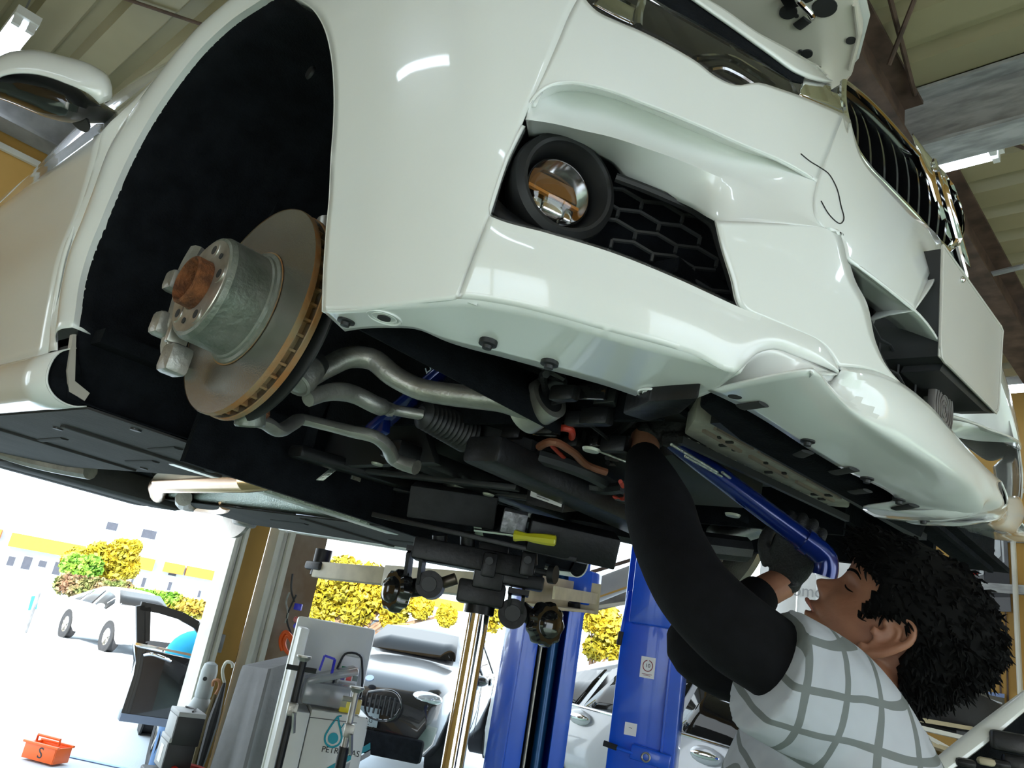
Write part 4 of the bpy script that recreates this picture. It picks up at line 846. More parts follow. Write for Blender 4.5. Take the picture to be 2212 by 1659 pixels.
# joints
SHL = W(1725, 1485, .96); ARML = [W(1690, 1440, .95), W(1585, 1362, .98), W(1502, 1278, 1.03), W(1455, 1195, 1.10), W(1420, 1085, 1.22), W(1391, 990, 1.36)]
WRL = W(1394, 945, 1.41)
SHR = W(1800, 1520, 1.26); ELR = W(1502, 1408, 1.27); WRR0 = W(1640, 1285, 1.39); WRR = W(1692, 1258, 1.43)
RPTS = [SHR, SHR+(ELR-SHR)*.5, ELR+(SHR-ELR)*.12, ELR+(WRR0-ELR)*.05, ELR+(WRR0-ELR)*.5, WRR0]
KN = [PEL+LR*.10*s+FR*.09+np.array((0, 0, -.36)) for s in (1, -1)]; FT = [np.array((*(PEL+LR*.13*s-FR*.02)[:2], .07)) for s in (1, -1)]
body = obj('body', J(head_mesh(), ear(1), ear(-1),
    tube([hp_(-.02, 0, -.02), hp_(-.018, 0, -.075), NB+TA*.03, NB-TA*.04], [.058, .055, .058, .07], 24, smooth=14),
    torso(-.02), tube(ARML+[WRL], [.04, .04, .042, .042, .036, .027, .0265], 16, smooth=40), tube([SHL, ARML[0]], .045, 14),
    tube(RPTS+[WRR], [.04, .04, .036, .036, .034, .030, .028], 16, smooth=30), *[tube([PEL+LR*.09*s, k_, f_], [.08, .06, .045], 16, smooth=20) for s, k_, f_ in zip((1, -1), KN, FT)]), m_skin, person)
rm = body.modifiers.new('r', 'REMESH'); rm.mode = 'VOXEL'; rm.voxel_size = .0028; rm.use_smooth_shade = True
sm = body.modifiers.new('s', 'SMOOTH'); sm.iterations = 2; sm.factor = .5
# eyes, brow
def hq(u_, y_, o):
    a, b, w = cI(u_, FB), cI(u_, BB), cI(u_, WB); ts = np.linspace(0, math.pi/2, 60); ys = [w*math.sin(t)*(1-.22*math.cos(t)**2) for t in ts]; t = np.interp(abs(y_), ys, ts); c_ = math.cos(t)
    f_ = (a+b)/2+(a-b)/2*c_**.9; g = lambda y0, u0, sy, su, h: h*math.exp(-((abs(y_)-y0)/sy)**2-((u_-u0)/su)**2)
    f_ += -g(.031, .020, .013, .010, .010)+g(.031, .019, .009, .006, .007)+g(.03, .034, .018, .006, .004); return hp_(f_+o, y_, u_)
for s in (1, -1):
    obj('eyelash', tube([hq(.019, s*.020, .0), hq(.0175, s*.025, .0008), hq(.0165, s*.033, .0008), hq(.018, s*.041, .0)], [.0006, .0013, .0013, .0006], 6, smooth=10), m_hair, person)
    obj('eyebrow', tube([hq(.036, s*.012, .0), hq(.040, s*.024, .0), hq(.041, s*.034, .0), hq(.037, s*.045, .0)], [.0015, .0024, .002, .0008], 6, smooth=10), m_hair, person)
obj('lip', tube([hp_(.08, .020, -.037), hp_(.0965, .008, -.0315), hp_(.098, 0, -.031), hp_(.0965, -.008, -.0315), hp_(.08, -.02, -.037)], [.001, .0028, .003, .0028, .001], 6, smooth=14), mat('lip', (.36, .14, .10), .45), person)
# hair
HFm = [(-.075, .0), (-.05, .03), (0, .06), (.035, .092), (.05, .101), (.08, .105), (.10, .094), (.125, .045), (.140, -.02)]
HBm = [(-.085, -.07), (-.048, -.08), (.007, -.104), (.05, -.117), (.09, -.112), (.124, -.07), (.140, -.02)]
HWm = [(-.075, .058), (-.04, .068), (0, .084), (.05, .090), (.09, .082), (.12, .05), (.14, .01)]
facepx = inpoly([(1838, 1192), (1870, 1235), (1912, 1275), (1872, 1318), (1846, 1340), (1900, 1336), (1945, 1345), (1958, 1385), (1938, 1425), (1928, 1480), (1915, 1560), (1600, 1600), (1600, 1100), (1800, 1150)])
hs = []; hn = []
usr = np.linspace(-.075, .140, 44); thn = 80
for u_ in usr:
    a, b, w = cI(u_, HFm), cI(u_, HBm), cI(u_, HWm)
    for t in np.arange(thn)*2*math.pi/thn:
        f_ = (a+b)/2+(a-b)/2*math.cos(t); y_ = w*math.sin(t); k = 1+.018*math.sin(11*t+37*u_)*math.sin(60*u_+3*t); hs.append((f_*k, y_*k, u_*k))
F = [q for q in gridf(thn, 44, True) if not facepx(fu2px(*np.mean([(hs[i][0], hs[i][2]) for i in q], 0)))]
hair = obj('hair', ([hp_(*p) for p in hs], F), m_hair, person, solid=.012)
ST = []; rr_ = random.Random(3)
for _ in range(3600):
    j = rr_.randrange(2, 43); i = rr_.randrange(thn); p = np.array(hs[j*thn+i])
    if facepx(fu2px(p[0], p[2])): continue
    n_ = nrm(p*np.array((1, 1, 1))-np.array((-.01, 0, .03))); d_ = nrm(np.array((.6*rr_.uniform(-1, 1)+(.4 if p[0] > .03 and p[2] > .06 else -.45), rr_.uniform(-.6, .6), rr_.uniform(-.9, .1)))); L_ = rr_.uniform(.008, .018)
    q = [p*.985, p+n_*.003+d_*L_*.4, p+n_*rr_.uniform(.001, .004)+d_*L_*.75, p+n_*rr_.uniform(-.001, .005)+d_*L_]
    ST.append(tube([hp_(*x) for x in q], [.0022, .002, .0014, .0002], 3, caps=False))
o_ = obj('hair_strands', J(*ST), m_hair, hair); o_['kind'] = 'stuff'
# shirt with a woven check
m_shirt = bpy.data.materials.new('checked shirt'); m_shirt.use_nodes = True; n_ = m_shirt.node_tree; b_ = n_.nodes['Principled BSDF']; b_.inputs['Roughness'].default_value = .85
tc_ = n_.nodes.new('ShaderNodeTexCoord'); nz = n_.nodes.new('ShaderNodeTexNoise'); nz.inputs['Scale'].default_value = 9
mx_ = n_.nodes.new('ShaderNodeVectorMath'); mx_.operation = 'MULTIPLY_ADD'; mx_.inputs[1].default_value = (.018,)*3
n_.links.new(tc_.outputs['Object'], nz.inputs['Vector']); n_.links.new(nz.outputs['Color'], mx_.inputs[0]); n_.links.new(tc_.outputs['Object'], mx_.inputs[2])
def stripe(axis, ph):
    d = n_.nodes.new('ShaderNodeVectorMath'); d.operation = 'DOT_PRODUCT'; d.inputs[1].default_value = tuple(float(v)/.050 for v in axis); n_.links.new(mx_.outputs[0], d.inputs[0])
    a = n_.nodes.new('ShaderNodeMath'); a.operation = 'ADD'; a.inputs[1].default_value = ph; n_.links.new(d.outputs['Value'], a.inputs[0])
    f_ = n_.nodes.new('ShaderNodeMath'); f_.operation = 'FRACT'; n_.links.new(a.outputs[0], f_.inputs[0])
    l_ = n_.nodes.new('ShaderNodeMath'); l_.operation = 'LESS_THAN'; l_.inputs[1].default_value = .17; n_.links.new(f_.outputs[0], l_.inputs[0]); return l_
s1 = stripe(nrm(.28*RT+.96*UPV), .3); s2 = stripe(nrm(.97*RT-.2*UPV), .1)
mxx = n_.nodes.new('ShaderNodeMath'); mxx.operation = 'MAXIMUM'; n_.links.new(s1.outputs[0], mxx.inputs[0]); n_.links.new(s2.outputs[0], mxx.inputs[1])
mc_ = n_.nodes.new('ShaderNodeMixRGB'); mc_.inputs[1].default_value = (.42, .44, .49, 1); mc_.inputs[2].default_value = (.15, .165, .165, 1)
n_.links.new(mxx.outputs[0], mc_.inputs[0]); n_.links.new(mc_.outputs[0], b_.inputs['Base Color'])
n2_ = n_.nodes.new('ShaderNodeTexNoise'); n2_.inputs['Scale'].default_value = 14; n2_.inputs['Detail'].default_value = 2; bp_ = n_.nodes.new('ShaderNodeBump'); bp_.inputs['Distance'].default_value = .03; bp_.inputs['Strength'].default_value = .6
n_.links.new(tc_.outputs['Object'], n2_.inputs['Vector']); n_.links.new(n2_.outputs['Fac'], bp_.inputs['Height']); n_.links.new(bp_.outputs[0], b_.inputs['Normal'])
shirt = obj('shirt', J(torso(.006, -.1, 1.0), tube([PEL+TA*TL*.80+LR*.10, W(1785, 1522, .97), W(1725, 1482, .955), W(1668, 1450, .95), W(1655, 1442, .95)], [.095, .086, .080, .080, .079], 28, smooth=16),
    tube([PEL+TA*TL*.80-LR*.10, SHR, SHR+(ELR-SHR)*.35], [.10, .08, .068], 24, smooth=12), lathe([(.058, -.03), (.06, .03), (.066, .035), (.07, -.03)], NB+TA*.005, TA, 28)), m_shirt, person)
rm = shirt.modifiers.new('r', 'REMESH'); rm.mode = 'VOXEL'; rm.voxel_size = .005; rm.use_smooth_shade = True
sm = shirt.modifiers.new('s', 'SMOOTH'); sm.iterations = 6; sm.factor = .5
obj('sleeve', tube([W(1718, 1474, .955)]+ARML, [.046, .052, .051, .051, .053, .044, .031], 26, smooth=50), m_sleeve, person)
obj('sleeve', tube(RPTS, [.06, .055, .052, .05, .045, .036], 26, smooth=50), m_sleeve, person)
# gloved hands: palm, four fingers of unequal length, thumb
def hand(wr, xd, pn, curl=(48, 62, 40), flip=1, spread=1.):
    x = nrm(xd); z = nrm(np.asarray(pn)-np.dot(pn, x)*x); y = np.cross(z, x)*flip; S_ = []
    S_.append(tube([wr, wr+x*.02], [.030, .031], 16)); S_.append(rings([[wr+x*d+y*(w*math.cos(a))+z*(h*math.sin(a)) for a in np.arange(20)*2*math.pi/20] for d, w, h in ((.0, .026, .020), (.03, .036, .019), (.06, .041, .017), (.088, .040, .013), (.096, .036, .009))]))
    for k, (l_, yy) in enumerate(((.92, -.030), (1.0, -.010), (.95, .010), (.76, .029))):
        p = wr+x*.085+y*yy; d = x.copy(); pts = [p-x*.02, p]; ang = 0
        for sg, c_ in zip((.045, .030, .022), curl):
            ang += math.radians(c_); d = x*math.cos(ang)+z*math.sin(ang); p = p+d*sg*l_; pts.append(p)
        S_.append(tube(pts, [.0105, .0105, .010, .0095, .0078], 12, smooth=16)); S_.append(ball(pts[-1], .0078, 10, 8))
    t0 = wr+x*.025-y*.032; pts = [t0, t0+x*.03-y*.022+z*.012, t0+x*.05-y*.020+z*.036, t0+x*.055-y*.006+z*.055]
    S_.append(tube(pts, [.014, .0125, .011, .009], 12, smooth=14)); S_.append(ball(pts[-1], .009, 10, 8))
    return J(*S_)
B0, B1 = W(1452, 952, 1.40), W(1770, 1192, 1.36); bdir = nrm(B1-B0)
def glove(vf):
    g = obj('glove', vf, m_glove, person); r_ = g.modifiers.new('r', 'REMESH'); r_.mode = 'VOXEL'; r_.voxel_size = .0026; r_.use_smooth_shade = True; return g
kn2 = B1-bdir*.025
glove(hand(WRR, nrm(kn2-WRR)+UPV*.35, nrm(-TO*.2+bdir*.1+UPV*.9+RT*.35), flip=1))
glove(hand(WRL, nrm((B0+bdir*.03)-WRL)*1.0+UPV*1.1, nrm(RT*.9-TO*.3), flip=-1))
# trousers and shoes below the picture
obj('apron', rings([[PEL+TA*TL*t+FR*(.128+o)*math.cos(q)+LR*(.16+o)*math.sin(q) for q in np.linspace(-1.25, 1.25, 20)] for t, o in ((-.5, .03), (-.1, .02), (.3, .02), (.60, .022))], False), m_navy, person, solid=.006)
for s, k_, f_ in zip((1, -1), KN, FT): 
    obj('trouser_leg', tube([PEL+LR*.085*s+np.array((0, 0, .03)), (PEL+LR*.1*s+k_)/2, k_, (k_+f_)/2, f_+np.array((0, 0, .0))], [.10, .092, .078, .07, .065], 20, smooth=24), m_navy, person)
    obj('shoe', rings([[f_+FR*(d-.06)+LR*w*math.cos(a)+np.array((0, 0, -.07+max(0, h*(.5+.5*math.sin(a))))) for a in np.arange(16)*2*math.pi/16] for d, w, h in ((-.02, .02, .05), (0, .038, .09), (.08, .042, .10), (.16, .048, .06), (.23, .045, .045), (.26, .02, .02))]), m_black, person)
# ---- blue bar in his hands
e = B1
barpts = [B0, B1, W(1782, 1206, 1.358), W(1785, 1224, 1.355), W(1781, 1246, 1.352)]
blb = thing('brace_bar', 'long dark blue steel bar with a bent end held by the mechanic', 'bar', tuple(B0))
obj('shaft', tube([B0, B0+(B1-B0)*.5, B1-bdir*.02], [.0175, .0185, .0185], 24), m_blue, blb)
obj('bent_end', tube(catmull([B1-bdir*.03]+barpts[1:], 24), .0205, 20), m_blue, blb)
obj('collar', tube([B1-bdir*.034, B1-bdir*.020], .0225, 24), m_blue, blb)
# ================================================================== transmission jack under the gearbox
jk = thing('transmission_jack', 'black transmission jack with hand wheels on a chrome ram under the gearbox', 'jack', tuple(wp(990, 1650, 2, 0)*0+np.array((*W(1030, 1330, 1.88)[:2], 0))))
JD = 1.88; JK = JD/2.1
def jp(px, py, d=JD): return W(px, py, d)
ram_t = jp(1035, 1322); ram = np.array((0, 0, 1.))
obj('ram', tube([ram_t-ram*1.0, ram_t+ram*.02], .026, 28), m_chrome, jk)
obj('outer_ram', tube([ram_t-ram*(ram_t[2]-.1), ram_t-ram*.75], .045, 24), m_black2, jk)
obj('ram_collar', tube([ram_t-ram*.005, ram_t+ram*.04], .036, 20), m_black2, jk)
b0 = np.array((ram_t[0], ram_t[1], 0))
obj('jack_base', J(box(b0+(0, 0, .06), (.75, .1, .06), bev=.01), box(b0+(0, 0, .06), (.1, .75, .06), bev=.01), tube([b0+(0, 0, .05), b0+(0, 0, .12)], .08, 20)), m_black2, jk)
for dx, dy in ((.33, 0), (-.33, 0), (0, .33), (0, -.33)): obj('castor', lathe([(0, -.015), (.035, -.015), (.035, .015), (0, .015)], b0+(dx, dy, .035), (0, 1, 0), 18), m_rubber, jk)
jr, ju, jt = RW[0], -RW[1], -RW[2]
jr = nrm(jr*(1, 1, 0)); ju = np.array((0, 0, 1.)); jt = nrm(np.cross(ju, jr))*1.0
jt = jt if np.dot(jt, -RW[2]) > 0 else -jt; AX = (jr, jt, ju)
def jbox(name, px, py, s, d=JD, bev=.006, m=m_black2, ax=None): return obj(name, box(jp(px, py, d), np.array(s)*JK, AX if ax is None else ax, bev), m, jk)
jbox('head_block', 1040, 1283, (.125, .09, .06)); jbox('lower_clamp', 1060, 1225, (.08, .07, .12))
tr_ = nrm(jp(1180, 1235)-jp(940, 1190)); tj = nrm(np.cross(tr_, jt)); AX2 = (tr_, jt, tj)
obj('tilt_beam', box(jp(1020, 1208), (.28, .08, .05), AX2, .005), m_black2, jk)
obj('tilt_beam', box(jp(1125, 1255), (.11, .07, .031), AX2, .005), m_black2, jk)
for a, b, l_ in (((905, 1190), (895, 1270), .055), ((1120, 1280), (1115, 1335), .06)):
    p, q = jp(*a), jp(*b); obj('swing_bracket', J(bar(p+jr*.012, q+jr*.012, .008, .08, jt), bar(p-jr*.02, q-jr*.02, .008, .08, jt), box(p+ju*.0, (.05, .08, .012), AX)), m_black2, jk)
for px, py, r_ in ((927, 1262, .032), (1107, 1325, .034)):
    p = jp(px, py, JD-.04); obj('pivot_boss', J(lathe([(0, .0), (r_, .0), (r_, .07), (0, .07)], p, -jt, 28)), m_black2, jk)
    obj('pivot_pin', lathe([(0, -.004), (r_*.55, -.004), (r_*.58, .002), (0, .002)], p, -jt, 20), m_grey, jk)
obj('cross_spindle', tube([jp(930, 1268), jp(985, 1250)], .014, 14), mat('worn steel', (.12, .10, .08), .4, .8), jk)
obj('hand_shaft', tube([jp(870, 1272), jp(910, 1268)], .022, 16), m_black2, jk); obj('hand_shaft', tube([jp(1150, 1335), jp(1125, 1315)], .02, 16), m_black2, jk)
def knob(px, py, ax, R=.062):
    p = jp(px, py, JD-.03); a, b, d = frame(ax); R_ = []
    for h, k in ((-.016, .86), (-.012, .97), (.0, 1.), (.012, .97), (.017, .84)):
        R_.append([p+h*d+R*k*(1-.07*(1-math.cos(9*t))/2*1.4)*(math.cos(t)*a+math.sin(t)*b) for t in np.arange(90)*2*math.pi/90])
    o = obj('hand_wheel', rings(R_), m_gloss, jk); obj('wheel_dish', lathe([(R*.62, .017), (R*.55, .024), (R*.3, .03), (0, .031)], p, d, 28, False), m_gloss, o); return o
knob(857, 1276, nrm(-jr*.75+jt*.65), .051); knob(1178, 1348, nrm(jr*.65+jt*.75), .053)
for px, py in ((1057, 1212), (1140, 1210)):
    jbox('ear_plate', px, py+8, (.038, .012, .062), JD-.075, .006); obj('bolt', lathe([(0, -.005), (.009, -.005), (.009, .0), (0, .0)], jp(px, py, JD-.085), -jt, 18), m_grey, jk)
obj('lock_screw', J(tube([jp(1155, 1232), jp(1190, 1240)], .008, 10)), m_grey, jk); obj('lock_knob', lathe([(0, -.008), (.022, -.008), (.022, .008), (0, .008)], jp(1194, 1241), jr*.9+jt*.4, 20), m_black, jk)
sd = nrm(w2c(jp(1265, 1218))-w2c(jp(840, 1105)))
P0, P1 = jp(838, 1118, 1.95), jp(1258, 1212, 1.83); pd = nrm(P1-P0); pn_ = nrm(np.cross((P0+P1)/2-CW, pd)); pn_ = pn_ if pn_[2] > 0 else -pn_
saddle = obj('saddle_plate', box((P0+P1)/2, (np.linalg.norm(P1-P0), .22, .012), (pd, nrm(np.cross(pn_, pd)), pn_), .002), m_black2, jk)
for px, py in ((950, 1170), (1010, 1165), (1145, 1195)): obj('saddle_post', tube([jp(px, py+25), jp(px, py-15)], .018, 14), m_black2, jk)
wbk = box(jp(980, 1090, 1.87), (.205, .09, .075), (nrm(RT*.98-UPV*.14), nrm(np.cross(nrm(UPV*.98+RT*.14), nrm(RT*.98-UPV*.14))), nrm(UPV*.98+RT*.14)), .004)
tag(obj('rubber_block', wbk, mat('black rubber block', (.012, .012, .014), .7, var=.3, scale=30, bump=.2)), 'tall black rubber block packed between jack saddle and gearbox', 'block')
tag(obj('metal_block', box(jp(1110, 1130, 1.78), (.055, .05, .055), (nrm(RT*.97-UPV*.22), nrm(TO), nrm(UPV*.97+RT*.22)), .003), mat('rough metal block', (.28, .28, .30), .5, .6, var=.3, scale=60, bump=.5)), 'small speckled grey metal block on the jack saddle', 'block')
tag(obj('packing_block', box(jp(1235, 1168, 1.78), (.2, .1, .068), (nrm(RT*.97-UPV*.22), nrm(TO), nrm(UPV*.97+RT*.22)), .004), m_black2), 'long black packing block at the right end of the jack saddle', 'block')
scr = thing('screwdriver', 'yellow handled screwdriver lying on the jack saddle', 'screwdriver', tuple(jp(1110, 1155, 1.7)))
sa, sb = jp(1111, 1156, 1.70), jp(1201, 1168, 1.68); L_ = np.linalg.norm(sb-sa)
obj('handle', lathe([(0, 0), (.012, 0), (.013, L_*.04), (.011, L_*.12), (.0085, L_*.3), (.011, L_*.5), (.0125, L_*.8), (.012, L_*.97), (.009, L_), (0, L_)], sa, sb-sa, 8), mat('yellow handle', (.50, .47, .02), .3, coat=.4, var=.05), scr, ang=20)
obj('blade', tube([sa+nrm(sa-sb)*.09, sa], .0035, 8), m_chrome, scr)

# ================================================================== lift posts
m_lift = mat('blue lift paint', (.003, .085, .62), .3, coat=.4, var=.08, scale=5)
m_arm = mat('cream lift arm', (.50, .43, .30), .45, var=.15, scale=8)
m_print = mat('sticker print', (.25, .04, .05), .6); m_stk = mat('sticker paper', (.82, .80, .80), .5, var=.02)
def sticker(par, o, x, y, w, h, ten=True):
    x = nrm(x); y = nrm(y); z = np.cross(x, y)
    st_ = obj('sticker', place(box((0, 0, 0), (w, h, .002)), o, x, y), m_stk, par, smooth=False)
    if ten:
        obj('sticker_number', place(text('10', h*.26), o+z*.0016+y*h*.08, x, y), m_seam, st_)
        lv = [box((w*.33*math.cos(a)*1.0, h*.08+w*.36*math.sin(a), 0), (w*.06, w*.13, .001), ((math.cos(a), math.sin(a), 0), (-math.sin(a), math.cos(a), 0), (0, 0, 1))) for a in np.linspace(math.pi*.62, math.pi*2.38, 17)]
        q = obj('laurel_print', place(J(*lv, box((0, -h*.32, 0), (w*.7, h*.025, .001)), box((0, -h*.38, 0), (w*.5, h*.02, .001))), o+z*.0016, x, y), m_print, st_, smooth=False); q['kind'] = 'stuff'
    return st_
def post(c_, w, dpt, label, ang, Hh=3.9):
    t = thing('lift_post', label, 'lift', (c_[0], c_[1], 0)); ca, sa_ = math.cos(ang), math.sin(ang); X_ = np.array((ca, sa_, 0)); Y_ = np.array((-sa_, ca, 0)); c3 = np.array((c_[0], c_[1], Hh/2)); Z_ = np.array((0, 0, 1.))
    th = .012
    parts = J(box(c3-Y_*(-dpt/2), (w, th, Hh), (X_, Y_, Z_), .003), box(c3+X_*(w/2), (th, dpt, Hh), (X_, Y_, Z_), .003), box(c3-X_*(w/2), (th, dpt, Hh), (X_, Y_, Z_), .003),
              box(c3-Y_*dpt/2+X_*(w/2-.04), (.08, th, Hh), (X_, Y_, Z_), .003), box(c3-Y_*dpt/2-X_*(w/2-.04), (.08, th, Hh), (X_, Y_, Z_), .003))
    obj('column', parts, m_lift, t, smooth=True)
    obj('chain', tube([c3-Y_*dpt*.3-X_*.03-Z_*Hh/2+Z_*.1, c3-Y_*dpt*.3-X_*.03+Z_*Hh/2], .008, 8), m_alu, t)
    obj('hydraulic_ram', tube([c3-Y_*dpt*.15+X_*.05-Z_*Hh/2+Z_*.1, c3-Y_*dpt*.15+X_*.05+Z_*Hh/2-Z_*.3], .028, 14), mat('teal ram', (.01, .07, .2), .3, .3), t)
    obj('foot', box((c_[0], c_[1], .01), (w*1.5, dpt*1.6, .02), (X_, Y_, Z_)), m_lift, t, smooth=False)
    obj('inner_back', box(c3+Y_*(dpt/2-.015), (w*.92, .006, Hh*.98), (X_, Y_, Z_)), m_black, t, smooth=False)
    return t, X_, Y_
D1 = 3.95
pc1 = W(1160, 1450, D1); an1 = math.atan2(RW[0][1], RW[0][0])+.35
t1, X1, Y1 = post((pc1[0], pc1[1]), .30, .26, 'blue lift post with open channel and chain right of the chrome ram', an1)
side1 = wpl(1213, 1395, pc1+X1*.157, X1); 
sticker(t1, wpl(1213, 1394, pc1+X1*.158, X1), Y1, (0, 0, 1), .055, .095)
D2 = 4.25
pc2 = W(1412, 1430, D2); an2 = math.atan2(RW[0][1], RW[0][0])-.28
t2 = thing('lift_post', 'blue lift post with closed front and levers behind the mechanic', 'lift', (pc2[0], pc2[1], 0))
X2 = np.array((math.cos(an2), math.sin(an2), 0)); Y2 = np.array((-X2[1], X2[0], 0)); Z_ = np.array((0, 0, 1.))
obj('column', J(box(np.array((pc2[0], pc2[1], 1.95)), (.34, .28, 3.9), (X2, Y2, Z_), .01), box(np.array((pc2[0], pc2[1], 1.95))+X2*.10-Y2*.145, (.012, .02, 3.9), (X2, Y2, Z_), .002)), m_lift, t2)
fr2 = pc2-Y2*.141
def p2(px, py, o=0.): return wpl(px, py, fr2-Y2*o, Y2)
cb_ = p2(1412, 1300, .05); obj('carriage_cover', box(np.array((cb_[0], cb_[1], cb_[2]+.25)), (.22, .12, .75), (X2, Y2, Z_), .008), m_lift, t2)
sticker(t2, p2(1399, 1442, .003), X2, Z_, .075, .105)
sticker(t2, p2(1362, 1575, .003), X2, Z_, .062, .06, False)
obj('sticker_note', place(text('~', .03), p2(1362, 1572, .006), X2, Z_), m_seam, t2)
for (a, b, c_, nm) in (((1375, 1275), (1360, 1278), (1338, 1385), 'release_lever'), ((1370, 1628), (1345, 1620), (1312, 1608), 'release_lever')):
    lv = obj(nm, tube([p2(*a, .03), p2(*b, .05), p2(*c_, .05)], .008, 10), m_lift, t2)
    d_ = nrm(p2(*c_, .05)-p2(*b, .05)); obj('lever_grip', tube([p2(*c_, .05)-d_*.05, p2(*c_, .05)+d_*.02], .014, 12), m_rubber, lv)
obj('lever_bracket', box(p2(1405, 1635, .02), (.2, .04, .07), (nrm(X2-Z_*.1), Y2, nrm(Z_+X2*.1)), .006), m_lift, t2)
obj('bracket_ring', torus(p2(1395, 1636, .045), Y2, .02, .005, 24, 8), m_bore, t2)
# swing arms of the first post
a0, a1_ = W(1075, 1268, 3.75), W(690, 1232, 4.6)
arm1 = obj('lift_arm', bar(a0, (a0*.45+a1_*.55), .12, .11, bev=.006), m_arm, t1); arm1['label'] = 'cream telescopic arm reaching back under the far sill'
obj('inner_beam', bar(a0*.5+a1_*.5, a1_, .10, .09, bev=.006), m_arm, arm1)
obj('tip_bracket', box(a1_+(0, 0, .02), (.16, .12, .05), bev=.015), m_black2, arm1); obj('tip_pad', tube([a1_-(0, 0, .03), a1_+(0, 0, .12)], .05, 16), m_black2, arm1)
c0, c1 = W(1165, 1275, 3.1), W(1262, 1290, 3.75); dd = nrm(c1-c0); xx, yy, _ = frame(dd); yy = yy if yy[2] > 0 else -yy
arm2 = obj('lift_arm', J(box((c0+c1)/2+xx*.06, (.01, .13, np.linalg.norm(c1-c0)), (xx, yy, dd)), box((c0+c1)/2-yy*.06, (.13, .012, np.linalg.norm(c1-c0)), (xx, yy, dd)), box((c0+c1)/2-xx*.06, (.01, .05, np.linalg.norm(c1-c0)), (xx, yy, dd)), box(c1, (.15, .14, .012), (xx, yy, dd))), m_arm, t1, smooth=False)
arm2['label'] = 'short cream arm with open end below the yellow screwdriver'
obj('arm_pin', tube([W(1240, 1318, 3.7), W(1240, 1300, 3.7)], .03, 14), m_black2, arm2); obj('arm_pad', box(W(1215, 1225, 3.3), (.12, .1, .02), bev=.004), m_black2, arm2); obj('pad_stop', box(W(1250, 1222, 3.4), (.06, .05, .04), bev=.01), m_black2, arm2)
obj('arm_head', box(W(1262, 1270, 3.85), (.12, .2, .16), (xx, dd, yy), .01), m_lift, arm2)
# ================================================================== yard outside: slopes gently away from the doors
def zg(x): return float(np.interp(x, [-80, XB-1.6, XB-.15, 99], [-.62, -.38, 0, 0]))
gx = [XB-.15, XB-.6, XB-1.1, XB-1.6, -80]
V = []; 
for x in gx: V += [(x, -40, zg(x)-.004), (x, 40, zg(x)-.004)]
n = len(V); V += [(x, y, -1.2) for x, y, z in V]; F = [(2*k, 2*k+1, 2*k+3, 2*k+2) for k in range(4)]+[(n+2*k, n+2*k+2, n+2*k+3, n+2*k+1) for k in range(4)]
struct(obj('yard_ground', (V, F), m_asph, smooth=False))
struct(obj('apron_ground', J(box2((XB-.15, -40, -.3), (40, YN-.15, -.01)), box2((XR+.15, YN-.15, -.3), (40, 30, -.01)), box2((XB-.15, YF+.15, -.3), (XR, 30, -.01))), m_asph, smooth=False))
def gnd(px, py):
    v = wray(px, py); z = -.38
    for _ in range(12): t = (z-CW[2])/v[2]; z = .5*z+.5*zg((CW+t*v)[0])
    return CW+t*v
def hz_(px, py=1250): v = wray(px, py); return nrm(v*(1, 1, 0))
